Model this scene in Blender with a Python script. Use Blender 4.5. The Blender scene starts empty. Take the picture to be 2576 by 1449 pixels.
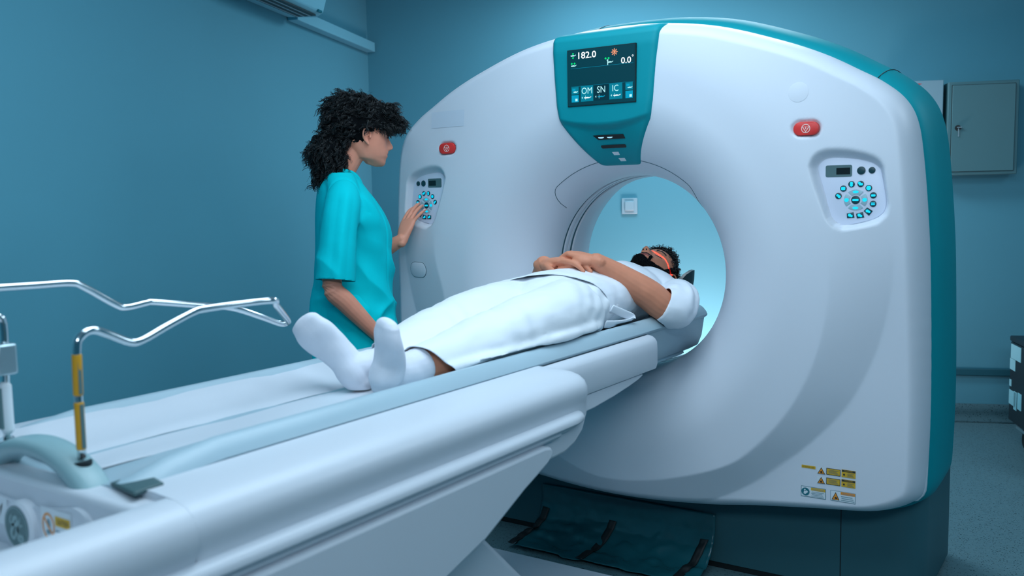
import bpy, math, random
import numpy as np
from mathutils import Vector, Matrix, noise

random.seed(7)
rng = np.random.default_rng(11)
scene = bpy.context.scene
COL = scene.collection
PI = math.pi
V3 = lambda *a: np.array(a, float)

# ------------------------------------------------------------------ render look
scene.view_settings.view_transform = 'Standard'
scene.view_settings.look = 'None'
scene.view_settings.gamma = 1.0
scene.view_settings.exposure = 0.0
scene.view_settings.use_curve_mapping = False
scene.cycles.use_denoising = True
scene.cycles.max_bounces = 8
scene.cycles.diffuse_bounces = 5
scene.cycles.caustics_reflective = False
scene.cycles.caustics_refractive = False
scene.cycles.sample_clamp_indirect = 4.0

# ------------------------------------------------------------------ materials
def mat(name, color, rough=0.5, metal=0.0, spec=0.5, bump=None, var=None, emit=None, coat=0.0, sheen=0.0, sss=0.0):
    m = bpy.data.materials.new(name)
    m.use_nodes = True
    nt = m.node_tree
    b = nt.nodes['Principled BSDF']
    b.inputs['Base Color'].default_value = (*color, 1)
    b.inputs['Roughness'].default_value = rough
    b.inputs['Metallic'].default_value = metal
    b.inputs['Specular IOR Level'].default_value = spec
    b.inputs['Coat Weight'].default_value = coat
    b.inputs['Coat Roughness'].default_value = 0.15
    b.inputs['Sheen Weight'].default_value = sheen
    if sss:
        b.inputs['Subsurface Weight'].default_value = sss
        b.inputs['Subsurface Radius'].default_value = (0.012, 0.005, 0.003)
        b.inputs['Subsurface Scale'].default_value = 0.6
    if emit:
        b.inputs['Emission Color'].default_value = (*emit[0], 1)
        b.inputs['Emission Strength'].default_value = emit[1]
    tc = nt.nodes.new('ShaderNodeTexCoord')
    if var:   # (scale, amount): faint large scale unevenness of the colour
        n = nt.nodes.new('ShaderNodeTexNoise')
        n.inputs['Scale'].default_value = var[0]
        n.inputs['Detail'].default_value = 4
        r = nt.nodes.new('ShaderNodeMapRange')
        r.inputs['From Min'].default_value = 0.3
        r.inputs['From Max'].default_value = 0.7
        r.inputs['To Min'].default_value = 1 - var[1]
        r.inputs['To Max'].default_value = 1 + var[1]
        mx = nt.nodes.new('ShaderNodeVectorMath'); mx.operation = 'SCALE'
        mx.inputs[0].default_value = color
        nt.links.new(tc.outputs['Object'], n.inputs['Vector'])
        nt.links.new(n.outputs['Fac'], r.inputs['Value'])
        nt.links.new(r.outputs['Result'], mx.inputs['Scale'])
        nt.links.new(mx.outputs['Vector'], b.inputs['Base Color'])
    if bump:  # (scale, strength, distance)
        n = nt.nodes.new('ShaderNodeTexNoise')
        n.inputs['Scale'].default_value = bump[0]
        n.inputs['Detail'].default_value = 3
        bp = nt.nodes.new('ShaderNodeBump')
        bp.inputs['Strength'].default_value = bump[1]
        bp.inputs['Distance'].default_value = bump[2]
        nt.links.new(tc.outputs['Object'], n.inputs['Vector'])
        nt.links.new(n.outputs['Fac'], bp.inputs['Height'])
        nt.links.new(bp.outputs['Normal'], b.inputs['Normal'])
    return m

M = {}
M['shell'] = mat('white_shell', (0.70, 0.735, 0.80), 0.45, spec=0.4, var=(1.3, 0.015))
M['table'] = mat('table_white', (0.60, 0.645, 0.70), 0.36, spec=0.45, var=(2.0, 0.015))
M['cradle'] = mat('cradle_grey_blue', (0.36, 0.49, 0.555), 0.33, spec=0.4, var=(3.0, 0.03))
M['cradle_side'] = mat('cradle_side_blue', (0.42, 0.60, 0.68), 0.35, var=(3.0, 0.03))
M['handle'] = mat('handle_aqua', (0.27, 0.43, 0.46), 0.35)
M['teal'] = mat('teal_shell', (0.0015, 0.27, 0.32), 0.55, spec=0.18, var=(1.5, 0.03))
M['teal_dk'] = mat('teal_lower', (0.0015, 0.15, 0.20), 0.42, spec=0.35)
M['plinth'] = mat('plinth_slate', (0.035, 0.12, 0.145), 0.5, spec=0.3, var=(2, 0.05))
M['black'] = mat('black_plastic', (0.006, 0.010, 0.012), 0.5)
M['rubber'] = mat('black_rubber', (0.010, 0.014, 0.016), 0.75)
M['seam'] = mat('seam_dark_line', (0.05, 0.12, 0.15), 0.7)  # dark colour of the cover joints
M['panel'] = mat('panel_lavender_white', (0.72, 0.76, 0.88), 0.4)
M['lcd_frame'] = mat('lcd_frame', (0.09, 0.17, 0.18), 0.4)
M['lcd'] = mat('lcd_black', (0.006, 0.014, 0.016), 0.25)
M['btn'] = mat('button_dark', (0.004, 0.05, 0.065), 0.4)
M['btn_pad'] = mat('button_grey', (0.36, 0.52, 0.58), 0.4)
M['glyph'] = mat('lit_glyph', (0.0, 0.4, 0.55), 0.5, emit=((0.0, 0.55, 0.78), 0.9))
M['red'] = mat('stop_red', (0.72, 0.035, 0.03), 0.4, var=(20, 0.05))
M['pink'] = mat('stop_symbol_pale', (0.95, 0.72, 0.66), 0.5)
M['scr_bg'] = mat('screen_dark', (0.0, 0.012, 0.016), 0.5, spec=0.2, emit=((0.0, 0.036, 0.055), 1.0))
M['scr_bg2'] = mat('screen_darker', (0.0, 0.01, 0.014), 0.3, emit=((0.0, 0.02, 0.033), 1.0))
M['scr_btn'] = mat('screen_button', (0.0, 0.02, 0.03), 0.3, emit=((0.0, 0.19, 0.28), 1.0))
M['scr_btn2'] = mat('screen_button_bright', (0.0, 0.02, 0.03), 0.3, emit=((0.0, 0.32, 0.52), 1.0))
M['scr_white'] = mat('screen_white', (0.1, 0.1, 0.1), 0.3, emit=((0.9, 0.98, 1.0), 1.0))
M['scr_cyan'] = mat('screen_cyan', (0.0, 0.1, 0.1), 0.3, emit=((0.55, 0.95, 1.0), 0.95))
M['scr_green'] = mat('screen_green', (0.0, 0.1, 0.03), 0.3, emit=((0.0, 0.80, 0.20), 0.9))
M['scr_orange'] = mat('screen_orange', (0.1, 0.05, 0.03), 0.3, emit=((1.0, 0.36, 0.18), 0.95))
M['lamp'] = mat('sensor_lens', (0.5, 0.75, 0.8), 0.2, emit=((0.5, 0.85, 0.95), 0.35))
M['label_w'] = mat('label_white', (0.72, 0.78, 0.82), 0.5)
M['label_pale'] = mat('label_pale_blue', (0.64, 0.70, 0.79), 0.5)
M['yellow'] = mat('label_yellow', (0.72, 0.42, 0.03), 0.5)
M['orange'] = mat('label_orange', (0.85, 0.30, 0.03), 0.5)
M['ink'] = mat('label_ink', (0.03, 0.035, 0.03), 0.6)
M['ink_teal'] = mat('label_ink_teal', (0.01, 0.16, 0.21), 0.6)
M['ink_grey'] = mat('label_ink_grey', (0.18, 0.32, 0.38), 0.6)
M['logo_grey'] = mat('logo_grey_green', (0.10, 0.19, 0.20), 0.5)
M['logo_pale'] = mat('logo_pale', (0.26, 0.40, 0.42), 0.5)
M['chrome'] = mat('chrome', (0.75, 0.80, 0.82), 0.12, metal=1.0)
M['steel'] = mat('brushed_steel', (0.40, 0.52, 0.56), 0.35, metal=0.8)
M['pole_yellow'] = mat('pole_yellow', (0.70, 0.34, 0.015), 0.45)
M['pad_dark'] = mat('pad_dark_grey', (0.05, 0.11, 0.12), 0.6, bump=(300, 0.2, 0.001))
M['wall'] = mat('wall_blue_paint', (0.088, 0.30, 0.385), 0.7, spec=0.2, bump=(160, 0.06, 0.002), var=(0.8, 0.03))
M['ceiling'] = mat('ceiling_paint', (0.45, 0.6, 0.66), 0.8, var=(1, 0.02))
M['trim'] = mat('trim_dark_teal', (0.012, 0.10, 0.135), 0.5)
M['cab'] = mat('cabinet_grey_teal', (0.075, 0.20, 0.225), 0.5, var=(2, 0.03))
M['cab_light'] = mat('box_white', (0.24, 0.40, 0.47), 0.45, var=(2, 0.03))
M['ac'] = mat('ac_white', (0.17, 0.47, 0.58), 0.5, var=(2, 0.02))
M['ac_dark'] = mat('ac_dark', (0.006, 0.02, 0.025), 0.5)
M['case'] = mat('case_black', (0.006, 0.014, 0.02), 0.45, var=(3, 0.1))
M['paper'] = mat('paper_teal_white', (0.30, 0.62, 0.68), 0.7)
M['skin_f'] = mat('skin_warm', (0.80, 0.315, 0.205), 0.48, spec=0.35, sss=0.12, var=(14, 0.06), bump=(220, 0.06, 0.001))
M['skin_m'] = mat('skin_tan', (0.66, 0.255, 0.150), 0.50, spec=0.3, sss=0.12, var=(18, 0.08), bump=(200, 0.08, 0.001))
M['lip_f'] = mat('lip_rose', (0.42, 0.10, 0.09), 0.4)
M['lip_m'] = mat('lip_brown', (0.40, 0.11, 0.09), 0.45)
M['nail'] = mat('nail_pink', (0.72, 0.38, 0.36), 0.25)
M['hair'] = mat('hair_black', (0.007, 0.010, 0.011), 0.38, spec=0.5)
M['hair_core'] = mat('hair_core_black', (0.004, 0.005, 0.006), 0.95, spec=0.08, bump=(90, 0.8, 0.004))
M['scrub'] = mat('scrub_turquoise', (0.0, 0.60, 0.66), 0.85, spec=0.12, bump=(9, 0.25, 0.012), var=(4, 0.04))
M['scrub_dk'] = mat('scrub_collar_dark', (0.0, 0.05, 0.07), 0.8)
M['linen'] = mat('white_linen', (0.78, 0.82, 0.86), 0.8, sheen=0.1, bump=(11, 0.22, 0.010), var=(3, 0.012))
M['shirt'] = mat('white_jersey', (0.80, 0.84, 0.90), 0.8, sheen=0.1, bump=(8, 0.12, 0.008))
M['sock'] = mat('white_sock', (0.70, 0.72, 0.79), 0.85, sheen=0.2, bump=(420, 0.25, 0.001), var=(22, 0.04))
M['sole_mark'] = mat('sock_grip_mark', (0.48, 0.62, 0.70), 0.8)
M['sheet'] = mat('plastic_sheet_teal', (0.008, 0.085, 0.105), 0.25, spec=0.5, bump=(7, 0.5, 0.02), var=(5, 0.2))
M['strap'] = mat('black_strap', (0.006, 0.010, 0.012), 0.6, bump=(120, 0.3, 0.001))

def floor_material():
    m = bpy.data.materials.new('speckled_vinyl')
    m.use_nodes = True
    nt = m.node_tree; b = nt.nodes['Principled BSDF']
    tc = nt.nodes.new('ShaderNodeTexCoord')
    def speck(scale, lo, hi, seed):
        mp = nt.nodes.new('ShaderNodeMapping'); mp.inputs['Location'].default_value = (seed, seed*1.7, 0)
        v = nt.nodes.new('ShaderNodeTexVoronoi'); v.inputs['Scale'].default_value = scale
        n = nt.nodes.new('ShaderNodeTexNoise'); n.inputs['Scale'].default_value = scale*2.2
        ad = nt.nodes.new('ShaderNodeMath'); ad.operation = 'MULTIPLY_ADD'
        ad.inputs[1].default_value = 0.55; 
        mr = nt.nodes.new('ShaderNodeMapRange'); mr.inputs['From Min'].default_value = lo; mr.inputs['From Max'].default_value = hi
        nt.links.new(tc.outputs['Object'], mp.inputs['Vector'])
        nt.links.new(mp.outputs['Vector'], v.inputs['Vector'])
        nt.links.new(mp.outputs['Vector'], n.inputs['Vector'])
        nt.links.new(n.outputs['Fac'], ad.inputs[0]); nt.links.new(v.outputs['Distance'], ad.inputs[2])
        nt.links.new(ad.outputs[0], mr.inputs['Value'])
        return mr.outputs['Result']
    base = nt.nodes.new('ShaderNodeTexNoise'); base.inputs['Scale'].default_value = 55; base.inputs['Detail'].default_value = 5
    cr = nt.nodes.new('ShaderNodeMix'); cr.data_type = 'RGBA'
    cr.inputs[6].default_value = (0.085, 0.175, 0.20, 1); cr.inputs[7].default_value = (0.135, 0.245, 0.275, 1)
    nt.links.new(tc.outputs['Object'], base.inputs['Vector']); nt.links.new(base.outputs['Fac'], cr.inputs[0])
    out = cr.outputs[2]
    for sc, lo, hi, seed in ((110, 0.455, 0.49, 0.0), (62, 0.415, 0.44, 3.1)):
        mx = nt.nodes.new('ShaderNodeMix'); mx.data_type = 'RGBA'
        mx.inputs[6].default_value = (0.015, 0.04, 0.05, 1)
        nt.links.new(speck(sc, lo, hi, seed), mx.inputs[0]); nt.links.new(out, mx.inputs[7])
        out = mx.outputs[2]
    nt.links.new(out, b.inputs['Base Color'])
    b.inputs['Roughness'].default_value = 0.42
    b.inputs['Specular IOR Level'].default_value = 0.35
    return m
M['floor'] = floor_material()

# ------------------------------------------------------------------ geometry
class G:
    """collects faces for ONE mesh"""
    def __init__(s): s.v = []; s.f = []; s.m = []; s.n = 0
    def add(s, v, f, mi=0):
        v = np.asarray(v, float).reshape(-1, 3)
        s.v.append(v); s.f += [tuple(int(i) + s.n for i in q) for q in f]; s.m += [mi]*len(f); s.n += len(v)
        return s
    def box(s, lo, hi, mi=0, R=None, c=None):
        x0, y0, z0 = lo; x1, y1, z1 = hi
        v = np.array([(x0,y0,z0),(x1,y0,z0),(x1,y1,z0),(x0,y1,z0),(x0,y0,z1),(x1,y0,z1),(x1,y1,z1),(x0,y1,z1)], float)
        if R is not None: v = v @ np.asarray(R).T
        if c is not None: v = v + np.asarray(c)
        return s.add(v, [(0,3,2,1),(4,5,6,7),(0,1,5,4),(1,2,6,5),(2,3,7,6),(3,0,4,7)], mi)
    def V(s): return np.concatenate(s.v) if s.v else np.zeros((0,3))

ROOTM = {}
def finish(name, me, mats, parent=None, smooth=True, bevel=None, solid=None, subsurf=0):
    o = bpy.data.objects.new(name, me)
    COL.objects.link(o)
    for m in (mats if isinstance(mats, (list, tuple)) else [mats]): me.materials.append(M[m] if isinstance(m, str) else m)
    if parent is not None:
        o.parent = parent
        if parent.name in ROOTM: o.matrix_parent_inverse = ROOTM[parent.name].inverted()
    if smooth:
        me.polygons.foreach_set('use_smooth', [True]*len(me.polygons))
        if smooth != 'all': me.set_sharp_from_angle(angle=math.radians(35 if smooth is True else smooth))
    if solid:
        md = o.modifiers.new('thick', 'SOLIDIFY'); md.thickness = solid; md.offset = -1
    if bevel:
        md = o.modifiers.new('bevel', 'BEVEL'); md.width = bevel[0]; md.segments = bevel[1]; md.limit_method = 'ANGLE'; md.angle_limit = math.radians(35)
    if subsurf:
        md = o.modifiers.new('sub', 'SUBSURF'); md.levels = subsurf; md.render_levels = subsurf
    return o
def obj(name, g, mats, parent=None, smooth=True, **k):
    me = bpy.data.meshes.new(name)
    me.from_pydata(g.V().tolist(), [], g.f)
    me.polygons.foreach_set('material_index', g.m)
    me.update()
    return finish(name, me, mats, parent, smooth, **k)
def tag(o, label, cat, group=None):
    o['label'] = label; o['category'] = cat
    if group: o['group'] = group
    return o
def struct(o):
    o['kind'] = 'structure'; return o
def thing(name, label, cat, loc=(0,0,0), rz=0.0, local=False, group=None):
    o = bpy.data.objects.new(name, None); COL.objects.link(o)
    o.location = loc; o.rotation_euler = (0, 0, rz); o.empty_display_size = 0.1
    if not local: ROOTM[o.name] = Matrix.Translation(loc) @ Matrix.Rotation(rz, 4, 'Z')
    return tag(o, label, cat, group)

def nrm(a):
    a = np.asarray(a, float); return a/np.linalg.norm(a)
def catmull(P, k=6, closed=False):
    P = np.asarray(P, float); n = len(P); out = []
    rngi = range(n) if closed else range(n-1)
    for i in rngi:
        p1, p2 = P[i], P[(i+1) % n]
        p0 = P[(i-1) % n] if (closed or i > 0) else 2*p1-p2
        p3 = P[(i+2) % n] if (closed or i+2 < n) else 2*p2-p1
        for t in np.arange(k)/k:
            out.append(0.5*((2*p1)+(-p0+p2)*t+(2*p0-5*p1+4*p2-p3)*t*t+(-p0+3*p1-3*p2+p3)*t**3))
    if not closed: out.append(P[-1])
    return np.array(out)
def loft(g, rings, closed_ring=True, cap0=True, cap1=True, mi=0, flip=False):
    rings = [np.asarray(r, float) for r in rings]
    n = len(rings[0]); v = np.concatenate(rings); f = []
    for i in range(len(rings)-1):
        a, b = i*n, (i+1)*n
        for j in range(n if closed_ring else n-1):
            k = (j+1) % n
            f.append((a+j, a+k, b+k, b+j) if not flip else (a+j, b+j, b+k, a+k))
    if cap0: f.append(tuple(range(n-1, -1, -1)) if not flip else tuple(range(n)))
    if cap1:
        o = (len(rings)-1)*n
        f.append(tuple(range(o, o+n)) if not flip else tuple(range(o+n-1, o-1, -1)))
    return g.add(v, f, mi)
def tube(g, pts, rad, n=12, up=(0,0,1), k=4, mi=0, caps=True, e=2.0):
    """swept tube, ellipse radii (across, along up), round ends"""
    pts = np.asarray(pts, float); rad = np.asarray(rad, float)
    if rad.ndim == 0: rad = np.full(len(pts), float(rad))
    if rad.ndim == 1: rad = np.stack([rad, rad], 1)
    if len(pts) > 2 and k > 1:
        q = catmull(np.concatenate([pts, rad], 1), k); pts, rad = q[:, :3], np.maximum(q[:, 3:], 1e-4)
    T = np.gradient(pts, axis=0); T /= np.linalg.norm(T, axis=1)[:, None]
    if caps:
        ph = np.array([0.12, 0.45, 0.85]) * PI/2
        a0 = [(pts[0]-T[0]*rad[0].min()*math.cos(x), rad[0]*math.sin(x), T[0]) for x in ph]
        a1 = [(pts[-1]+T[-1]*rad[-1].min()*math.cos(x), rad[-1]*math.sin(x), T[-1]) for x in ph[::-1]]
        pts = np.concatenate([[a[0] for a in a0], pts, [a[0] for a in a1]])
        rad = np.concatenate([[a[1] for a in a0], rad, [a[1] for a in a1]])
        T = np.concatenate([[a[2] for a in a0], T, [a[2] for a in a1]])
    rings = []; U = np.asarray(up, float)
    th = np.arange(n)/n*2*PI
    c, s_ = np.cos(th), np.sin(th)
    if e != 2.0:
        c = np.sign(c)*np.abs(c)**(2/e); s_ = np.sign(s_)*np.abs(s_)**(2/e)
    for p, r, t in zip(pts, rad, T):
        u = U - t*(U@t)
        if np.linalg.norm(u) < 1e-3: u = V3(1, 0, 0) - t*t[0]
        u = nrm(u); w = np.cross(t, u); U = u if np.ndim(up) and False else np.asarray(up, float)
        rings.append(p + np.outer(c*r[0], w) + np.outer(s_*r[1], u))
    return loft(g, rings, mi=mi, flip=True)
def prism(g, poly, y0, y1, bev=0.0, mi=0, mside=None):
    """(x,z) outline extruded along Y; front at y0 (towards -Y)"""
    p = np.asarray(poly, float); c = p.mean(0)
    area = 0.5*np.sum(p[:,0]*np.roll(p[:,1],-1)-np.roll(p[:,0],-1)*p[:,1])
    if area < 0: p = p[::-1]
    n = len(p); rings = []
    r3 = lambda q, y: np.stack([q[:,0], np.full(n, y), q[:,1]], 1)
    if bev:
        R = np.abs(p-c).max(); s = 1-bev/R
        rings = [r3(c+(p-c)*s, y0), r3(c+(p-c)*(1-0.3*bev/R), y0+bev*0.3), r3(p, y0+bev), r3(p, y1)]
    else: rings = [r3(p, y0), r3(p, y1)]
    v = np.concatenate(rings); f = [tuple(range(n))]; mm = [mi]
    for i in range(len(rings)-1):
        for j in range(n):
            k = (j+1) % n
            f.append((i*n+j, (i+1)*n+j, (i+1)*n+k, i*n+k)); mm.append(mi if mside is None else mside)
    o = (len(rings)-1)*n
    f.append(tuple(range(o+n-1, o-1, -1))); mm.append(mi)
    k0 = g.n; g.add(v, f, mi); g.m[-len(f):] = mm
    return g
def circle(cx, cz, r, n=24, rz=None):
    t = np.arange(n)/n*2*PI
    return np.stack([cx+r*np.cos(t), cz+(rz or r)*np.sin(t)], 1)
def rrect(cx, cz, w, h, r, n=5):
    out = []
    for sx, sz, a0 in ((1,1,0),(-1,1,90),(-1,-1,180),(1,-1,270)):
        for i in range(n+1):
            a = math.radians(a0+90*i/n)
            out.append((cx+sx*(w/2-r)+r*math.cos(a), cz+sz*(h/2-r)+r*math.sin(a)))
    return np.array(out)
def text_geo(s, size=1.0, bold=0.0):
    cu = bpy.data.curves.new('t', 'FONT'); cu.body = s; cu.size = size; cu.resolution_u = 3; cu.offset = bold
    o = bpy.data.objects.new('t', cu); COL.objects.link(o)
    dg = bpy.context.evaluated_depsgraph_get(); me = bpy.data.meshes.new_from_object(o.evaluated_get(dg))
    v = np.array([tuple(p.co) for p in me.vertices]).reshape(-1, 3); f = [tuple(p.vertices) for p in me.polygons]
    bpy.data.objects.remove(o); bpy.data.curves.remove(cu); bpy.data.meshes.remove(me)
    return v, f
def put_text(g, s, x0, x1, z0, z1, y, mi=0, bold=0.0):
    """text fitted to the (x,z) rectangle, facing -Y"""
    v, f = text_geo(s, 1.0, bold)
    lo, hi = v.min(0), v.max(0); u = (v-lo)/np.maximum(hi-lo, 1e-6)
    w = np.stack([x0+u[:,0]*(x1-x0), np.full(len(v), y), z0+u[:,1]*(z1-z0)], 1)
    g.add(w, f, mi)
def flat(g, poly, y, mi=0):
    p = np.asarray(poly, float)
    area = 0.5*np.sum(p[:,0]*np.roll(p[:,1],-1)-np.roll(p[:,0],-1)*p[:,1])
    if area < 0: p = p[::-1]
    g.add(np.stack([p[:,0], np.full(len(p), y), p[:,1]], 1), [tuple(range(len(p)))], mi)
def evald(o):
    dg = bpy.context.evaluated_depsgraph_get(); me = bpy.data.meshes.new_from_object(o.evaluated_get(dg))
    od = o.data; bpy.data.objects.remove(o); bpy.data.meshes.remove(od)
    return me
def remesh(g, voxel, it=3, fac=0.5):
    me = bpy.data.meshes.new('r'); me.from_pydata(g.V().tolist(), [], g.f); me.update()
    o = bpy.data.objects.new('r', me); COL.objects.link(o)
    md = o.modifiers.new('r', 'REMESH'); md.mode = 'VOXEL'; md.voxel_size = voxel
    if it:
        ms = o.modifiers.new('s', 'SMOOTH'); ms.factor = fac; ms.iterations = it
    return evald(o)
def mv(me):
    a = np.empty(len(me.vertices)*3); me.vertices.foreach_get('co', a); return a.reshape(-1, 3)
def mn(me):
    a = np.empty(len(me.vertices)*3); me.vertices.foreach_get('normal', a); return a.reshape(-1, 3)
def setv(me, a):
    me.vertices.foreach_set('co', np.asarray(a, float).ravel()); me.update()
def fcent(me):
    a = np.empty(len(me.polygons)*3); me.polygons.foreach_get('center', a); return a.reshape(-1, 3)
def drop_faces(me, mask):
    import bmesh
    b = bmesh.new(); b.from_mesh(me); b.faces.ensure_lookup_table()
    bmesh.ops.delete(b, geom=[b.faces[i] for i in np.nonzero(mask)[0]], context='FACES')
    b.to_mesh(me); b.free(); me.update()
def cut_plane(me, co, no, center=None, rad=None, axis=None, cond=None):
    """remove what lies beyond a plane (optionally only near a point), leaving a clean edge"""
    import bmesh
    co, no = Vector(co), Vector(no).normalized()
    b = bmesh.new(); b.from_mesh(me)
    near = lambda p: center is None or (p-Vector(center)).length < rad
    def ok(f):
        p = f.calc_center_median()
        if not near(p) or (cond is not None and not cond(p)): return False
        if axis is None: return True
        q = p-Vector(axis[0]); d_ = Vector(axis[1]).normalized(); q -= d_*q.dot(d_)
        return f.normal.dot(q) > 0 or f.normal.dot(d_) > 0.5
    b.normal_update()
    fs = [f for f in b.faces if ok(f)]
    es = set(e for f in fs for e in f.edges); vs = set(v for f in fs for v in f.verts)
    bmesh.ops.bisect_plane(b, geom=fs+list(es)+list(vs), dist=1e-5, plane_co=co, plane_no=no)
    bmesh.ops.delete(b, geom=[f for f in b.faces if ok(f) and (f.calc_center_median()-co).dot(no) > 1e-5], context='FACES')
    b.to_mesh(me); b.free(); me.update()
def noise_disp(me, amp, scale, stretch=(1,1,1), seed=0.0, mask=None):
    v, n = mv(me), mn(me); s = np.array(stretch)*scale
    d = np.array([noise.noise(Vector(p*s+seed)) for p in v])*amp
    if mask is not None: d = d*mask(v)
    setv(me, v+n*d[:, None])
def smoothstep(a, b, x):
    t = np.clip((x-a)/(b-a), 0, 1); return t*t*(3-2*t)
def poly_sdf(p, x, z):
    """signed distance to polygon, negative inside"""
    p = np.asarray(p, float); d = np.full(x.shape, 1e9); ins = np.zeros(x.shape, bool)
    for i in range(len(p)):
        a, b = p[i], p[(i+1) % len(p)]
        ex, ez = b-a; wx, wz = x-a[0], z-a[1]
        t = np.clip((wx*ex+wz*ez)/(ex*ex+ez*ez+1e-12), 0, 1)
        d = np.minimum(d, (wx-ex*t)**2+(wz-ez*t)**2)
        c = ((a[1] > z) != (b[1] > z)) & (x < (b[0]-a[0])*(z-a[1])/(b[1]-a[1]+1e-12)+a[0])
        ins ^= c
    d = np.sqrt(d); return np.where(ins, -d, d)

# ------------------------------------------------------------------ camera
F_PX, YAW, PITCH, ROLL = 2343.776, math.radians(33.779), math.radians(5.576), math.radians(-1.034)
CAM = V3(1.522, -3.142, 1.349)
fw = V3(-math.sin(YAW)*math.cos(PITCH), math.cos(YAW)*math.cos(PITCH), -math.sin(PITCH))
rt = V3(math.cos(YAW), math.sin(YAW), 0); upv = np.cross(rt, fw)
r2 = rt*math.cos(ROLL)+upv*math.sin(ROLL); u2 = -rt*math.sin(ROLL)+upv*math.cos(ROLL)
cam = bpy.data.cameras.new('camera'); co = bpy.data.objects.new('camera', cam); COL.objects.link(co)
mw = Matrix.Identity(4)
for i in range(3):
    mw[i][0] = r2[i]; mw[i][1] = u2[i]; mw[i][2] = -fw[i]; mw[i][3] = CAM[i]
co.matrix_world = mw
cam.sensor_width = 36; cam.lens = 36*F_PX/2576; cam.clip_start = 0.05
cam.dof.use_dof = True; cam.dof.focus_distance = 3.35; cam.dof.aperture_fstop = 3.6
scene.camera = co
# ------------------------------------------------------------------ the room
RY = math.radians(21.5595)
MV, NV = V3(math.cos(RY), math.sin(RY), 0), V3(-math.sin(RY), math.cos(RY), 0)
K0 = V3(-2.631, 1.444, 0)                       # the corner left of the scanner
def rm(a, b, z): return K0 + MV*a - NV*b + V3(0, 0, z)   # a along the back wall, b out from it
RM = np.stack([MV, -NV, V3(0, 0, 1)], 1)        # columns
W_, D_, H_ = 5.2, 7.4, 2.72
def rbox(g, lo, hi, mi=0):
    return g.box(lo, hi, mi, R=RM, c=K0)
def fixflip(g):  # the room frame is left handed
    g.f = [q[::-1] for q in g.f]; return g
def robj(name, boxes, m, parent=None, **k):
    g = G()
    for lo, hi in boxes: rbox(g, lo, hi)
    return obj(name, fixflip(g), m, parent, **k)
struct(robj('floor', [((-0.1, -0.1, -0.1), (W_+0.1, D_+0.1, 0))], 'floor', smooth=False))
struct(robj('ceiling', [((-0.1, -0.1, H_), (W_+0.1, D_+0.1, H_+0.1))], 'ceiling', smooth=False))
struct(robj('wall_left', [((-0.1, -0.1, 0), (0, D_+0.1, H_))], 'wall', smooth=False))
struct(robj('wall_back', [((0, -0.1, 0), (W_, 0, H_))], 'wall', smooth=False))
struct(robj('wall_right', [((W_, -0.1, 0), (W_+0.1, D_+0.1, H_))], 'wall', smooth=False))
struct(robj('wall_front', [((0, D_, 0), (W_, D_+0.1, H_))], 'wall', smooth=False))
# vinyl floor covering turned up the foot of the wall as a cove
def cove(name, p0, p1, out):
    g = G(); prof = [(0.001, 0.10), (0.006, 0.10), (0.008, 0.05), (0.014, 0.025), (0.03, 0.008), (0.055, 0.001), (0.001, 0.001)]
    rings = [[np.asarray(p)+np.asarray(out)*d+V3(0,0,z) for d, z in prof] for p in (p0, p1)]
    loft(g, rings); return struct(obj(name, g, 'floor', smooth='all'))
cove('baseboard_back', rm(0, 0, 0), rm(W_, 0, 0), -NV)
cove('baseboard_left', rm(0, D_, 0), rm(0, 0, 0), MV)
# dark bumper rail along the back wall
struct(robj('trim_1', [((0.0, 0, 0.268), (W_, 0.022, 0.312))], 'trim', bevel=(0.006, 2)))

# air conditioner and cable trunking high on the left wall
ac = thing('air_conditioner', 'white split air conditioner high on the left wall, seen from below', 'air conditioner', tuple(rm(0.1, 1.6, 2.30)))
AB0, AB1 = 1.17, 2.10                            # along the left wall (distance from the back wall)
g = G()
prof = [(0.002, 2.3030), (0.17, 2.2930), (0.205, 2.3130), (0.225, 2.3780), (0.225, 2.5180), (0.20, 2.5680), (0.0, 2.5780)]
rings = [[rm(a, b, z) for a, z in prof] for b in (AB0, AB1)]
loft(g, rings, flip=True); obj('body', g, 'ac', ac, bevel=(0.006, 2))
g = G(); rbox(g, (0.075, AB0+0.05, 2.2915), (0.185, AB1-0.05, 2.2975)); fixflip(g); obj('air_outlet', g, 'ac_dark', ac, smooth=False)
for i in range(3):
    g = G(); rbox(g, (0.088+i*0.034, AB0+0.06, 2.2880), (0.093+i*0.034, AB1-0.06, 2.2955)); fixflip(g); obj('louvre_blade', g, 'cab_light', ac, smooth=False)
g = G(); rbox(g, (0.20, AB0+0.03, 2.3070), (0.212, AB0+0.075, 2.3180)); fixflip(g); obj('badge', g, 'teal_dk', ac, smooth=False)
t = robj('cable_trunking', [((0.001, 0.03, 2.287), (0.062, AB0-0.002, 2.347))], 'ac', bevel=(0.004, 2))
tag(t, 'white plastic cable trunking running along the left wall below the air conditioner', 'cable trunking')

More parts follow.
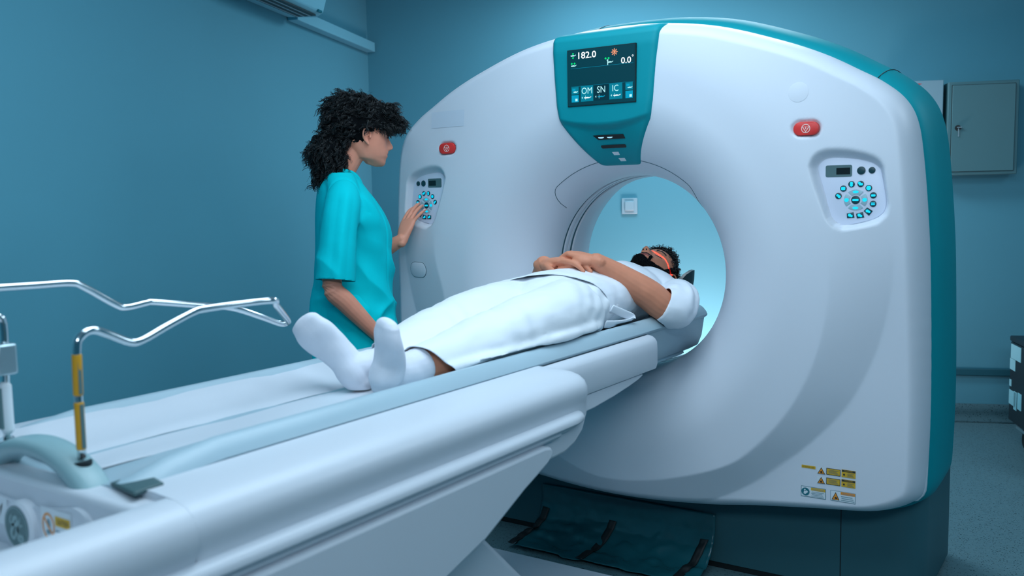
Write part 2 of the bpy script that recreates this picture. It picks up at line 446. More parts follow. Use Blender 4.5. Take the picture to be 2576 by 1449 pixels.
# wall cabinets right of the scanner
ec = thing('electrical_cabinet', 'grey teal wall cabinet with a key lock on the back wall, right of the scanner', 'cabinet', tuple(rm(3.7, 0.06, 1.43)))
A0, A1, Z0, Z1 = 3.459, 3.823, 1.427, 1.942
g = G(); rbox(g, (A0, 0.001, Z0), (A1, 0.115, Z1)); obj('body', fixflip(g), 'cab', ec, bevel=(0.004, 2))
g = G(); rbox(g, (A0+0.018, 0.1152, Z0+0.017), (A1-0.018, 0.1165, Z1-0.017)); obj('door_gap', fixflip(g), 'black', ec, smooth=False)
g = G(); rbox(g, (A0+0.0205, 0.1165, Z0+0.0195), (A1-0.0205, 0.124, Z1-0.0195)); dr = obj('door', fixflip(g), 'cab', ec, bevel=(0.002, 2))
def rdisc(g, a, z, r, b0, b1, n=20):
    rings = [[rm(a+r*math.cos(t), b, z+r*math.sin(t)) for t in np.arange(n)/n*2*PI] for b in (b0, b1)]
    loft(g, rings)
g = G(); rdisc(g, A0+0.052, 1.688, 0.0155, 0.123, 0.129); obj('lock', g, 'black', dr)
g = G(); rbox(g, (A0+0.052, 0.129, 1.640), (A0+0.058, 0.131, 1.685)); rbox(g, (A0+0.046, 0.129, 1.688), (A0+0.070, 0.140, 1.693)); obj('key', fixflip(g), 'steel', dr)
wb = thing('wall_box', 'pale wall box with a small red arrow, left of the grey wall cabinet', 'box', tuple(rm(3.2, 0.05, 1.4)))
g = G(); rbox(g, (3.09, 0.001, 1.44), (3.437, 0.10, 1.958)); obj('body', fixflip(g), 'cab_light', wb, bevel=(0.003, 2))
g = G(); g.add([rm(3.285, 0.1012, 1.945), rm(3.325, 0.1012, 1.941), rm(3.292, 0.1012, 1.930), rm(3.302, 0.1012, 1.939)], [(0, 1, 3), (0, 3, 2), (3,1,2)]); obj('red_mark', g, 'red', wb, smooth=False)

# light switch on the wall behind the bore
sw = thing('wall_switch', 'square light switch on the back wall seen through the scanner bore', 'switch', tuple(rm(1.67, 0.01, 1.22)))
def ra(p): return (np.asarray(p)-K0)@MV
S0 = ra((-1.118, 2.04, 0)); S1 = ra((-1.026, 2.07, 0))
g = G(); rbox(g, (S0, 0.001, 1.232), (S1, 0.014, 1.330)); obj('frame', fixflip(g), 'cab_light', sw, bevel=(0.004, 2))
g = G(); rbox(g, (S0+0.020, 0.014, 1.252), (S1-0.020, 0.024, 1.310)); obj('rocker', fixflip(g), 'cab_light', sw, bevel=(0.004, 2))

# black equipment case on castors at the right edge
ca = thing('equipment_case', 'black equipment case on castors with paper labels, by the back wall', 'case', tuple(rm(4.2, 0.8, 0)))
CA0, CB0, CB1, CZ0, CZ1 = ra((1.03, 2.32, 0))-0.01, 0.48, 1.28, 0.125, 0.575
def cbx(lo, hi): return (CA0+lo[0], lo[1], lo[2]), (CA0+hi[0], hi[1], hi[2])
g = G(); rbox(g, *cbx((0, CB0, CZ0), (0.62, CB1, CZ1-0.03))); obj('body', fixflip(g), 'case', ca, bevel=(0.006, 2))
g = G(); rbox(g, *cbx((-0.004, CB0-0.004, CZ1-0.028), (0.624, CB1+0.004, CZ1))); obj('lid', fixflip(g), 'case', ca, bevel=(0.006, 2))
for b0, b1, z0, z1 in ((0.50, 0.66, 0.46, 0.535), (0.49, 0.575, 0.40, 0.458), (0.49, 0.52, 0.31, 0.345), (0.49, 0.60, 0.215, 0.29), (0.57, 0.615, 0.20, 0.295), (0.63, 0.69, 0.215, 0.30)):
    g = G(); rbox(g, *cbx((-0.0035, b0, z0), (-0.0005, b1, z1))); obj('paper_label', fixflip(g), 'paper', ca, smooth=False)
g = G(); rbox(g, *cbx((-0.004, 0.62, 0.112), (-0.0005, 1.26, 0.126))); obj('edge_trim', fixflip(g), 'steel', ca, smooth=False)
for a, b in ((0.06, 0.60), (0.06, 1.20), (0.56, 0.60), (0.56, 1.20)):
    g = G(); rbox(g, *cbx((a-0.02, b-0.012, 0.05), (a+0.02, b+0.012, CZ0)))
    fixflip(g)
    rings = [[K0+MV*(CA0+a+da)-NV*(b+0.042*math.cos(t))+V3(0,0,0.042+0.042*math.sin(t)) for t in np.arange(18)/18*2*PI] for da in (-0.014, 0.014)]
    loft(g, rings); obj('castor', g, 'rubber', ca)
# ------------------------------------------------------------------ CT scanner gantry (bore axis = Y, bore centre x=0 z=ZC)
ZC = 1.07
ct = thing('ct_scanner', 'large white and teal scanner ring with a round bore and touch display', 'CT scanner', (0, 0.3, 0))
HALF = [(0, 1.932), (0.178, 1.925), (0.367, 1.894), (0.563, 1.831), (0.699, 1.775), (0.805, 1.717), (0.874, 1.676), (0.936, 1.622),
        (0.972, 1.553), (0.991, 1.438), (1.008, 1.25), (1.017, 1.08), (1.026, 0.734), (1.024, 0.52), (1.017, 0.425), (0.985, 0.388),
        (0.930, 0.361), (0.865, 0.344), (0.719, 0.327), (0.511, 0.300), (0.350, 0.275), (0.2, 0.262), (0, 0.257)]
hp = np.array(HALF)
OUT = catmull(np.concatenate([hp[:-1], (hp[1:]*[-1, 1])[::-1]]), 6, closed=True)      # closed outline of the white cover
def polar_R(th, poly):
    """distance from the bore centre to the outline at each angle (from +x, counter clockwise)"""
    a = np.unwrap(np.arctan2(poly[:,1]-ZC, poly[:,0])); r = np.hypot(poly[:,0], poly[:,1]-ZC)
    o = np.argsort(a % (2*PI)); aa = (a % (2*PI))[o]; rr = r[o]
    aa = np.concatenate([aa-2*PI, aa, aa+2*PI]); rr = np.tile(rr, 3)
    return np.interp(th % (2*PI), aa, rr)
PAN_OUT = np.array([(0.691, 1.4242), (0.6987, 1.4498), (0.7162, 1.469), (0.7435, 1.4777), (0.7784, 1.4771), (0.8166, 1.4716), (0.8544, 1.4603), (0.8787, 1.4507), (0.8974, 1.4366), (0.9088, 1.4151), (0.9154, 1.3633), (0.9238, 1.3056), (0.9189, 1.2767), (0.8955, 1.2536), (0.849, 1.2399), (0.7919, 1.2337), (0.7665, 1.2456), (0.7466, 1.2715), (0.7343, 1.3035), (0.7118, 1.3577)])
PAN_IN = np.array([(0.7155, 1.4239), (0.7213, 1.4337), (0.7359, 1.4451), (0.7614, 1.4492), (0.8098, 1.4454), (0.8479, 1.4381), (0.8725, 1.4284), (0.8896, 1.4124), (0.8955, 1.3928), (0.906, 1.3344), (0.9075, 1.3052), (0.8995, 1.2838), (0.8775, 1.2663), (0.8322, 1.2526), (0.7899, 1.2466), (0.7723, 1.2526), (0.7563, 1.2706), (0.7459, 1.3028), (0.7292, 1.3633), (0.7167, 1.4038)])
def capsule_sd(x, z, cx, cz, hl, r):
    dx = np.maximum(np.abs(x-cx)-hl, 0); return np.hypot(dx, z-cz)-r
PPLANE, PSLOPE = -0.231, 0.13     # the flat, slightly turned floor of the panel recesses
def face_y(x, z, detail=True):
    x = np.asarray(x, float); z = np.asarray(z, float)
    dz = z-ZC; r = np.hypot(x, dz); th = np.arctan2(dz, x)
    t = np.clip((r-0.35)/0.27, 0, 1)
    y = -0.285*np.sqrt(np.clip(1-(1-t)**2, 0, 1))
    up = smoothstep(-0.30, 0.45, np.sin(th))                       # lower half: crisp step, upper half: gentle shoulder
    ri = 0.755-0.045*smoothstep(0, 0.5, -np.cos(th))*smoothstep(0.15, -0.15, np.sin(th)) - 0.040*smoothstep(-0.75, -1.0, np.sin(th)); ro = np.interp(np.sin(th), [-1, -0.7, -0.4, 0.1, 1], [0.838, 0.848, 0.90, 0.945, 0.945])
    crisp = np.clip((r-ri)/(ro-ri), 0, 1); crisp = np.where(crisp < 0.05, crisp**2/0.10, np.minimum(crisp-0.025, 0.95))/0.95
    crisp = np.minimum(crisp, 1)
    soft = smoothstep(0.70, 1.05, r)
    y = y + 0.058*crisp*(1-up) + 0.036*soft*up
    R = polar_R(th, OUT)
    u = np.clip((R-r)/0.052, 0, 1)
    y = y + 0.125*(1-np.sqrt(np.clip(1-(1-u)**2, 0, 1)))
    if detail:
        ax = np.abs(x)
        near = (ax > 0.6) & (z > 1.2) & (z < 1.5)
        d = np.zeros_like(y)
        if near.any():
            so = poly_sdf(PAN_OUT, ax[near], z[near]); si = poly_sdf(PAN_IN, ax[near], z[near])
            do = np.maximum(-so, 0); di = np.maximum(si, 0)
            k_ = smoothstep(0, 1, do/(do+di+1e-6)); d[near] = (PPLANE+PSLOPE*(ax[near]-0.82)-y[near])*k_
        e = capsule_sd(ax, z, 0.684, 1.539, 0.018, 0.0225)
        d = d + 0.010*smoothstep(0.005, -0.002, e)
        y = y + d
    return y
NT, NR = 760, 150
th = np.arange(NT)/NT*2*PI
Rth = polar_R(th, OUT)
s = np.linspace(0, 1, NR)
s = np.concatenate([s[:-1]**1.25*0.90, 1-0.10*(1-np.linspace(0, 1, 34))**1.7]); s = np.unique(s); NR = len(s)
g = G()
RR = 0.35+(Rth[None, :]-0.35)*s[:, None]
X = RR*np.cos(th); Z = ZC+RR*np.sin(th); Y = face_y(X, Z)
rows = [np.stack([X[i], Y[i], Z[i]], 1) for i in range(NR)]
rows.append(np.stack([X[-1]*0.999, Y[-1]+0.03, ZC+(Z[-1]-ZC)*0.999], 1))
# inside of the bore: rolled lip, then the first white ring of the tunnel
rows.insert(0, np.stack([0.35*np.cos(th), np.full(NT, 0.004), ZC+0.35*np.sin(th)], 1))
loft(g, rows, cap0=False, cap1=False, flip=False)
front = obj('front_cover', g, 'shell', ct, smooth='all')
# faint joint on the lip above the bore
g = G(); pts = []
for a in np.linspace(-1, 1, 61):
    ang = PI/2 - a*0.86; e = abs(a)
    r = 0.405 - 0.045*max(0, (e-0.80)/0.20)**1.8
    pts.append((r*math.cos(ang), ZC+r*math.sin(ang)))
pts = np.array(pts); yy = face_y(pts[:,0], pts[:,1])-0.0005
tube(g, np.stack([pts[:,0], yy, pts[:,1]], 1), 0.0012, n=6, up=(0,1,0), k=1); obj('lip_joint', g, 'seam', ct)

# tunnel
g = G()
prof = [(0.350, 0.004, 0), (0.3505, 0.006, 1), (0.356, 0.008, 1), (0.356, 0.026, 1), (0.3505, 0.028, 0), (0.350, 0.044, 1), (0.355, 0.045, 1), (0.355, 0.052, 1), (0.350, 0.053, 0), (0.350, 0.066, 1), (0.355, 0.068, 1), (0.355, 0.088, 1), (0.349, 0.090, 0),
        (0.348, 0.15, 0), (0.355, 0.19, 0), (0.38, 0.28, 0), (0.45, 0.40, 0), (0.56, 0.50, 0)]
n = 128; tt = np.arange(n)/n*2*PI
ring = lambda r, y: np.stack([r*np.cos(tt), np.full(n, y), ZC+r*np.sin(tt)], 1)
vs = np.concatenate([ring(r, y) for r, y, _ in prof]); fs = []; ms = []
for i in range(len(prof)-1):
    for j in range(n):
        k = (j+1) % n; fs.append((i*n+j, i*n+k, (i+1)*n+k, (i+1)*n+j)); ms.append(prof[i][2] if prof[i][2] == prof[i+1][2] else 0)
g.add(vs, fs); g.m = ms
obj('bore_liner', g, ['shell', 'plinth'], ct, smooth=True)

# teal shell wrapped round the back
def offset_outline(P, d):
    T = np.roll(P, -1, 0)-np.roll(P, 1, 0); T /= np.linalg.norm(T, axis=1)[:, None]
    N = np.stack([T[:,1], -T[:,0]], 1)
    if ((N*(P-[0, ZC])).sum()) < 0: N = -N
    return P+N*d
SH = [(-0.125, -0.030), (-0.118, -0.004), (-0.10, 0.012), (-0.05, 0.026), (0.02, 0.034), (0.12, 0.034), (0.24, 0.018), (0.36, -0.015), (0.45, -0.065), (0.50, -0.14), (0.52, -0.26)]
g = G(); rings = []
lift = np.clip((OUT[:,1]-1.2)/0.7, 0, 1)[:, None]
low = np.clip((0.55-OUT[:,1])/0.25, 0, 1)
for y, o in SH:
    q = offset_outline(OUT, o + 0)
    q = q + lift*[0, 1]*0.012*max(0, min(1, (y+0.11)/0.1))
    q[:,1] += low*0.05*smoothstep(-0.1, 0.05, np.array(y))
    rings.append(np.stack([q[:,0], np.full(len(q), y), q[:,1]], 1))
# close the back round the rear bore opening
a_ = np.arctan2(OUT[:,1]-ZC, OUT[:,0])
rings.append(np.stack([0.56*np.cos(a_), np.full(len(OUT), 0.515), ZC+0.56*np.sin(a_)], 1))
loft(g, rings, cap0=False, cap1=False)
shell = obj('outer_shell', g, 'teal', ct, smooth='all')
for a0 in (0.852, -0.128):      # joints across the shell
    i0 = int(np.argmin(np.hypot(OUT[:,0]-a0, OUT[:,1]-(1.69 if a0 > 0 else 1.93))))
    g = G(); tube(g, [r[i0]+nrm(np.array([OUT[i0,0], 0, OUT[i0,1]-ZC]))*0.0006 for r in rings[1:8]], 0.0011, n=6, k=2); obj('shell_joint', g, 'black', shell)
# rounded hook where the shell meets the cover, low on the right and left
for sx in (1, -1):
    g = G(); tube(g, [(sx*1.012, -0.125, 0.50), (sx*1.010, -0.125, 0.43), (sx*0.992, -0.125, 0.402)], 0.012, n=10, k=3, up=(0,1,0)); obj('corner_lug', g, 'shell', ct)

# plinth
g = G()
pl = rrect(0, 0.27, 2.0, 0.60, 0.10, 8)
rings = [np.stack([pl[:,0]*s_, 0.27+(pl[:,1]-0.27)*s_, np.full(len(pl), z)], 1) for z, s_ in ((0.022, 1.0), (0.36, 1.0), (0.42, 0.985), (0.60, 0.93))]
loft(g, rings); plinth = obj('plinth', g, 'plinth', ct, smooth=True)
g = G(); rings = [np.stack([pl[:,0]*0.992, 0.27+(pl[:,1]-0.27)*0.985, np.full(len(pl), z)], 1) for z in (0.0, 0.024)]
loft(g, rings); obj('foot_strip', g, 'black', ct)
for x in (0.745, -0.745):
    g = G(); g.box((x-0.0015, -0.0312, 0.02), (x+0.0015, -0.029, 0.37)); obj('panel_joint', g, 'black', plinth, smooth=False)

# ---- display housing
hw_z = np.array([(1.452, 0.078), (1.458, 0.084), (1.47, 0.092), (1.53, 0.131), (1.60, 0.176), (1.66, 0.188), (1.76, 0.198), (1.86, 0.206), (1.89, 0.2085), (1.909, 0.209)])
zrow = np.concatenate([np.linspace(1.452, 1.47, 5), np.linspace(1.478, 1.600, 20), np.linspace(1.604, 1.640, 12), np.linspace(1.65, 1.87, 22), np.linspace(1.875, 1.909, 9)])
nx = 61; uu = np.linspace(-1, 1, nx)
def house_y(z, u):
    # lower part lies close to the flare, upper part is a hood with a curved lip
    zl = 1.612-0.030*(1-u**2)                                    # lip, lower in the middle
    xx = u*np.interp(z, hw_z[:,0], hw_z[:,1]); lowp = float(face_y(np.array([xx]), np.array([z]), False)[0])-0.011
    hood = np.interp(z, [1.55, 1.66, 1.85, 1.885, 1.900, 1.909], [-0.298, -0.300, -0.293, -0.285, -0.272, -0.252])
    k = smoothstep(-0.010, 0.012, z-zl)
    return lowp*(1-k)+hood*k
g = G(); rings = []
for z in zrow:
    h = np.interp(z, hw_z[:,0], hw_z[:,1]); row = []
    for u in uu:
        x = u*h; e = (1-abs(u))*h                                 # distance from the side edge
        y = house_y(z, u)
        y += 0.030*(1-math.sqrt(max(0, 1-(1-min(1, e/0.022))**2)))
        b = min(1, (z-1.452)/0.012); y += 0.02*(1-math.sqrt(max(0, 1-(1-b)**2)))
        row.append((x, y, z))
    rings.append(np.array(row))
top = rings[-1]
for dy, dz in ((0.02, 0.007), (0.06, 0.013), (0.10, 0.015), (0.135, 0.013)):
    rings.append(np.stack([top[:,0], top[:,1]+dy, top[:,2]+dz-0.014*uu**2*dy/0.135], 1))
# skirt back into the cover
full = []
for i, r in enumerate(rings):
    yb = float(np.clip(r[:,1].max()+0.05, -0.3, 0.0))
    full.append(np.concatenate([[[r[0,0], yb, r[0,2]]], r, [[r[-1,0], yb, r[-1,2]]]]))
loft(g, full, closed_ring=False, cap0=False, cap1=False)
b0 = full[0].copy(); b0[:,1] += 0.05
loft(g, [b0, full[0]], closed_ring=False, cap0=False, cap1=False)
house = obj('display_housing', g, 'teal', ct, smooth='all')

SX0, SX1, SZ0, SZ1, SY = -0.1285, 0.1285, 1.658, 1.846, -0.3035
g = G(); g.box((SX0-0.002, SY+0.0006, SZ0-0.002), (SX1+0.002, SY+0.02, SZ1+0.002), 1)
def sx(u): return SX0+u*(SX1-SX0)
def sz(v): return SZ1-v*(SZ1-SZ0)
def srect(u0, u1, v0, v1, mi, lay=1): flat(g, [(sx(u0), sz(v1)), (sx(u1), sz(v1)), (sx(u1), sz(v0)), (sx(u0), sz(v0))], SY-0.0003*lay, mi)
def stext(s, u0, u1, v0, v1, mi, lay=3, bold=0.0): put_text(g, s, sx(u0), sx(u1), sz(v1), sz(v0), SY-0.0003*lay, mi, bold)
def spoly(pts, mi, lay=3): flat(g, [(sx(u), sz(v)) for u, v in pts], SY-0.0003*lay, mi)
srect(0, 1, 0, 1, 0, 0)
stext('182.0', 0.165, 0.435, 0.045, 0.165, 3, bold=0.016); stext('0.0', 0.800, 0.945, 0.215, 0.325, 3, bold=0.016)
def sring(u, v, ro, ri, mi, n=20, lay=3):
    asp = (SZ1-SZ0)/(SX1-SX0)
    for i in range(n):
        a, b = 2*PI*i/n, 2*PI*(i+1)/n
        spoly([(u+ro*asp*math.cos(a), v+ro*math.sin(a)), (u+ro*asp*math.cos(b), v+ro*math.sin(b)), (u+ri*asp*math.cos(b), v+ri*math.sin(b)), (u+ri*asp*math.cos(a), v+ri*math.sin(a))], mi, lay)
sring(0.968, 0.205, 0.017, 0.009, 3)
sring(0.705, 0.108, 0.042, 0.030, 6)
for i in range(8):
    a = PI/4*i; asp = (SZ1-SZ0)/(SX1-SX0); c, s_ = math.cos(a), math.sin(a)
    spoly([(0.705+asp*(c*r-s_*w), 0.108+(s_*r+c*w)) for r, w in ((0.048, -0.008), (0.064, -0.008), (0.064, 0.008), (0.048, 0.008))], 6)
srect(0.66+0.035, 0.715, 0.085, 0.128, 6, 3); srect(0.685, 0.73, 0.101, 0.110, 6, 3)
def arrow(u, v, w, h, up_=1, mi=5): spoly([(u-w, v), (u+w, v), (u, v-h*up_)], mi)
def diamond(u, v, w, h, mi=5): spoly([(u-w, v), (u, v-h), (u+w, v), (u, v+h)], mi)
def couch(u, v, w, mi=4):
    spoly([(u, v), (u+w*0.55, v-0.006), (u+w*0.75, v+0.004), (u+w, v-0.012), (u+w, v+0.002), (u+w*0.75, v+0.018), (u+w*0.1, v+0.018)], mi)
diamond(0.085, 0.062, 0.016, 0.020); couch(0.045, 0.088, 0.085); diamond(0.085, 0.135, 0.016, 0.020)
diamond(0.065, 0.238, 0.016, 0.022); diamond(0.108, 0.238, 0.016, 0.022); couch(0.05, 0.272, 0.085)
diamond(0.575, 0.205, 0.016, 0.022); diamond(0.620, 0.205, 0.016, 0.022); couch(0.60, 0.268, 0.085); srect(0.600, 0.612, 0.235, 0.325, 4, 3); srect(0.592, 0.615, 0.228, 0.245, 4, 3)
srect(0.05, 0.975, 0.327, 0.331, 8, 2); srect(0.05, 0.975, 0.652, 0.655, 8, 2)
srect(0.197, 0.385, 0.657, 0.935, 2, 1); srect(0.395, 0.615, 0.657, 0.935, 7, 1); srect(0.625, 0.815, 0.657, 0.935, 2, 1)
stext('OM', 0.212, 0.370, 0.685, 0.800, 4); stext('SN', 0.445, 0.565, 0.685, 0.800, 4); stext('IC', 0.672, 0.760, 0.685, 0.795, 4)
for u0, mi in ((0.255, 3), (0.460, 8), (0.690, 3)):
    spoly([(u0-0.045, 0.865), (u0-0.028, 0.845), (u0-0.028, 0.885)], 4); couch(u0-0.01, 0.862, 0.11, mi); srect(u0+0.012, u0+0.016, 0.83, 0.90, 4, 3)
for u0, u1 in ((0.055, 0.165), (0.860, 0.965)):
    srect(u0, u1, 0.662, 0.792, 2, 1); srect(u0, u1, 0.808, 0.935, 8, 1)
    srect(u0+0.015, u0+0.06, 0.69, 0.725, 9, 2); couch(u0+0.03, 0.745, 0.07, 4)
    srect(u0+0.01, u0+0.05, 0.835, 0.86, 9, 2); srect(u0+0.058, u0+0.092, 0.872, 0.918, 4, 2)
obj('screen', g, ['scr_bg', 'black', 'scr_btn', 'scr_white', 'scr_cyan', 'scr_green', 'scr_orange', 'scr_bg2', 'scr_btn2', 'scr_btn2'], house, smooth=False)
def on_house(x, z): 
    h = np.interp(z, hw_z[:,0], hw_z[:,1]); return float(house_y(z, x/h))
g = G(); pts = [(-0.056, 1.556), (0.062, 1.556), (0.066, 1.541), (-0.040, 1.541)]
g.add([(x, on_house(x, z)-0.0015, z) for x, z in pts], [(3, 2, 1, 0)]); 
obj('sensor_slot', g, 'black', house, smooth=False)
for cx in (-0.026, 0.008):
    g = G(); q = circle(cx, 1.549, 0.011, 18, 0.0045); y = on_house(cx, 1.549)-0.0030
    prism(g, q, y, y+0.004); obj('sensor_lens', g, 'lamp', house)
g = G(); q = rrect(0.010, 1.517, 0.098, 0.011, 0.005); g.add([(x, on_house(x, z)-0.001, z) for x, z in q], [tuple(range(len(q)))])
obj('card_slot', g, 'black', house, smooth=False)
for cx, cz in ((0.006, 1.494), (0.018, 1.473)):
    g = G(); q = [(cx-0.0125, cz+0.005), (cx+0.0125, cz+0.005), (cx+0.0125, cz-0.0055), (cx-0.010, cz-0.0055)]
    g.add([(x, on_house(x, z)-0.001, z) for x, z in q], [(3, 2, 1, 0)]); obj('small_label', g, 'label_w', house, smooth=False)

# ---- control panels, one each side
def sector(cx, cz, a0, a1, r0, r1, n=8, sz_=0.93):
    A = np.linspace(a0, a1, n)
    return np.array([(cx+r1*math.cos(a), cz+r1*sz_*math.sin(a)) for a in A]+[(cx+r0*math.cos(a), cz+r0*sz_*math.sin(a)) for a in A[::-1]])
BT = [(0.7744, 1.3345), (0.7881, 1.3565), (0.811, 1.3691), (0.8367, 1.3693), (0.8593, 1.3567), (0.8723, 1.3349), (0.872, 1.3095)]
BQ = [(0.8587, 1.2875, -38), (0.8361, 1.2754, 12), (0.8093, 1.2755, 8)]
PY = PPLANE
for sgn in (1, -1):
    fx = lambda P_: np.asarray(P_, float)*[sgn, 1]
    g = G(); prism(g, fx(catmull(PAN_IN, 4, closed=True)*[1, 1]), PY-0.005, PY+0.02, bev=0.003)
    cp = obj('control_panel', g, 'panel', ct, smooth=True)
    g = G(); yf = PY-0.005
    prism(g, fx(rrect(0.7743, 1.4093, 0.075, 0.035, 0.005)), yf-0.001, yf+0.002, mi=0)
    flat(g, fx(rrect(0.787, 1.4088, 0.039, 0.020, 0.001)), yf-0.0015, 1)
    obj('display_window', g, ['lcd_frame', 'lcd'], cp, smooth=False)
    for cx, r in ((0.8376, 0.0120), (0.8673, 0.0097)):
        g = G(); prism(g, fx(circle(cx, 1.409, r)), yf-0.003, yf+0.002, bev=0.002); obj('knob', g, 'btn', cp)
    for i, (bx, bz) in enumerate(BT):
        g = G(); prism(g, fx(circle(bx, bz, 0.0094)), yf-0.002, yf+0.002, bev=0.001)
        y2 = yf-0.0024
        shapes = {0: [circle(bx-0.002, bz+0.002, 0.0037), circle(bx+0.0028, bz-0.0022, 0.0042)], 1: [rrect(bx, bz, 0.012, 0.010, 0.003)], 2: [circle(bx, bz+0.0025, 0.0044), circle(bx, bz-0.0028, 0.0044)],
                  3: [circle(bx-0.0035, bz+0.0025, 0.004), rrect(bx+0.001, bz-0.001, 0.011, 0.007, 0.002)], 4: [circle(bx, bz, 0.0067)], 5: [rrect(bx, bz-0.0005, 0.0125, 0.0065, 0.0025)],
                  6: [rrect(bx, bz+0.0022, 0.011, 0.003, 0.001), rrect(bx, bz-0.0022, 0.011, 0.003, 0.001)]}[i]
        for q, sh in enumerate(shapes): flat(g, fx(sh), y2-0.0002*q, 1)
        obj('button', g, ['btn', 'glyph'], cp)
    for bx, bz, an in BQ:
        a = math.radians(an); R2 = np.array([[math.cos(a), -math.sin(a)], [math.sin(a), math.cos(a)]])
        q = np.array([(-0.0105, -0.007), (0.0105, -0.009), (0.0100, 0.0085), (-0.0095, 0.0075)])@R2.T+[bx, bz]
        g = G(); prism(g, fx(q), yf-0.002, yf+0.002, bev=0.0012)
        flat(g, fx(circle(bx-0.002, bz+0.001, 0.0046, 14)), yf-0.0024, 1); flat(g, fx(circle(bx+0.0035, bz-0.0015, 0.0034, 14)), yf-0.0026, 1)
        obj('button', g, ['btn', 'glyph'], cp)
    cx, cz = 0.8232, 1.3219
    for q, (a0, a1) in enumerate(((50, 130), (142, 218), (230, 310), (-38, 38))):
        A0_, A1_ = math.radians(a0), math.radians(a1); am = (A0_+A1_)/2
        g = G(); prism(g, fx(sector(cx, cz, A0_, A1_, 0.0175, 0.0335)), yf-0.0015, yf+0.002, bev=0.0008)
        flat(g, fx(circle(cx+0.0255*math.cos(am), cz+0.024*math.sin(am), 0.0065 if q % 2 else 0.0085, 14, 0.0058 if q % 2 else 0.004)), yf-0.0019, 1)
        obj('arrow_button', g, ['btn_pad', 'glyph'], cp)
    g = G(); prism(g, fx(circle(cx, cz, 0.0125)), yf-0.0025, yf+0.002, bev=0.001); flat(g, fx(rrect(cx, cz-0.0005, 0.018, 0.0062, 0.003)), yf-0.0029, 1)
    obj('centre_button', g, ['btn', 'glyph'], cp)
    for o_ in [cp]+[c_ for c_ in bpy.data.objects if c_.parent == cp]:
        w_ = mv(o_.data); w_[:,1] += PSLOPE*(np.abs(w_[:,0])-0.82); setv(o_.data, w_)
    # emergency stop
    ey = float(face_y(np.array([0.684]), np.array([1.539]), False)[0])
    cap = lambda cx, cz, hl, r, n=10: np.array([(cx+hl+r*math.cos(a), cz+r*math.sin(a)) for a in np.linspace(-PI/2, PI/2, n)]+[(cx-hl+r*math.cos(a), cz+r*math.sin(a)) for a in np.linspace(PI/2, 3*PI/2, n)])
    g = G(); prism(g, fx(cap(0.684, 1.539, 0.018, 0.0205)), ey-0.004, ey+0.012, bev=0.003)
    es = obj('emergency_button', g, 'red', ct)
    g = G()
    for i in range(28):
        a, b = 2*PI*i/28, 2*PI*(i+1)/28
        flat(g, fx([(0.684+r*math.cos(t), 1.539+r*math.sin(t)) for r, t in ((0.0135, a), (0.0135, b), (0.0115, b), (0.0115, a))]), ey-0.0046)
    tri = np.array([(-0.011, 0.0055), (0.011, 0.0055), (0, -0.0115)]); tin = tri*0.72+[0, 0.0005]
    for i in range(3):
        j = (i+1) % 3; flat(g, fx(np.array([tri[i], tri[j], tin[j], tin[i]])+[0.684, 1.539]), ey-0.0048)
    flat(g, fx(rrect(0.684, 1.541, 0.0022, 0.008, 0.001)), ey-0.0048)
    obj('stop_symbol', g, 'pink', es, smooth=False)
# plain capsule cover under the left panel
bx, bz = -0.858, 1.066
by = float(face_y(np.array([bx]), np.array([bz]), False)[0])
g = G(); 
for hl, r_, off_, mi__ in ((0.020, 0.0315, 0.0006, 1), (0.019, 0.0297, 0.0030, 0)):
    q_ = cap(bx, bz, hl, r_, 14); qs = np.array([[bx, bz]])+(q_-[bx, bz])*0.94
    rr_ = [np.stack([p_[:,0], face_y(p_[:,0], p_[:,1])-o_, p_[:,1]], 1) for p_, o_ in ((q_, -0.004), (q_, off_*0.7), (qs, off_))]
    loft(g, rr_, cap0=False, flip=False, mi=mi__)
obj('blank_cover', g, ['shell', 'seam'], ct)
# pale round badge upper right, pale strip upper left
y_ = float(face_y(np.array([0.657]), np.array([1.65]), False)[0])
g = G(); q = circle(0.657, 1.65, 0.030, 36); R_ = [(x, float(face_y(np.array([x]), np.array([z]), False)[0]), z) for x, z in q]
rings = [np.array(R_)+[0, 0.001, 0], np.array(R_)+[0, -0.0006, 0]]
c_ = np.array([0.657, y_, 1.65]); rings.append((np.array(R_)-c_)*0.94+c_-[0, 0.0009, 0])
loft(g, rings, cap0=False, flip=True); obj('round_badge', g, 'shell', ct)
g = G(); xs = np.linspace(-0.772, -0.600, 9)
grid = [[(x, float(face_y(np.array([x]), np.array([z]), False)[0])-0.0008, z) for x in xs] for z in (1.620, 1.652, 1.682)]
loft(g, grid, closed_ring=False, cap0=False, cap1=False); obj('pale_strip', g, 'label_pale', ct)

# ---- warning labels low on the right
def fy(x, z): return float(face_y(np.array([x]), np.array([z]), False)[0])
def lab(name, mats, boxes, extra=None):
    """boxes: (x0,x1,z0,z1,material index) drawn in order on the cover"""
    g = G()
    for k, (x0, x1, z0, z1, mi) in enumerate(boxes):
        nx_ = max(1, int((x1-x0)/0.02)); 
        rows_ = [[(x, fy(x, z)-0.0012-0.0003*k, z) for x in np.linspace(x0, x1, nx_+1)] for z in (z0, z1)]
        loft(g, rows_, closed_ring=False, cap0=False, cap1=False, mi=mi)
    if extra: extra(g)
    return obj(name, g, mats, ct, smooth=False)
def tri_(g, x0, x1, z0, z1, mi, lay):
    xm = (x0+x1)/2; g.add([(x0, fy(x0, z0)-lay, z0), (x1, fy(x1, z0)-lay, z0), (xm, fy(xm, z1)-lay, z1)], [(0, 1, 2)], mi)
def disc_(g, x, z, r, mi, lay, n=14): 
    q = circle(x, z, r, n); g.add([(a, fy(a, b)-lay, b) for a, b in q], [tuple(range(n))], mi)
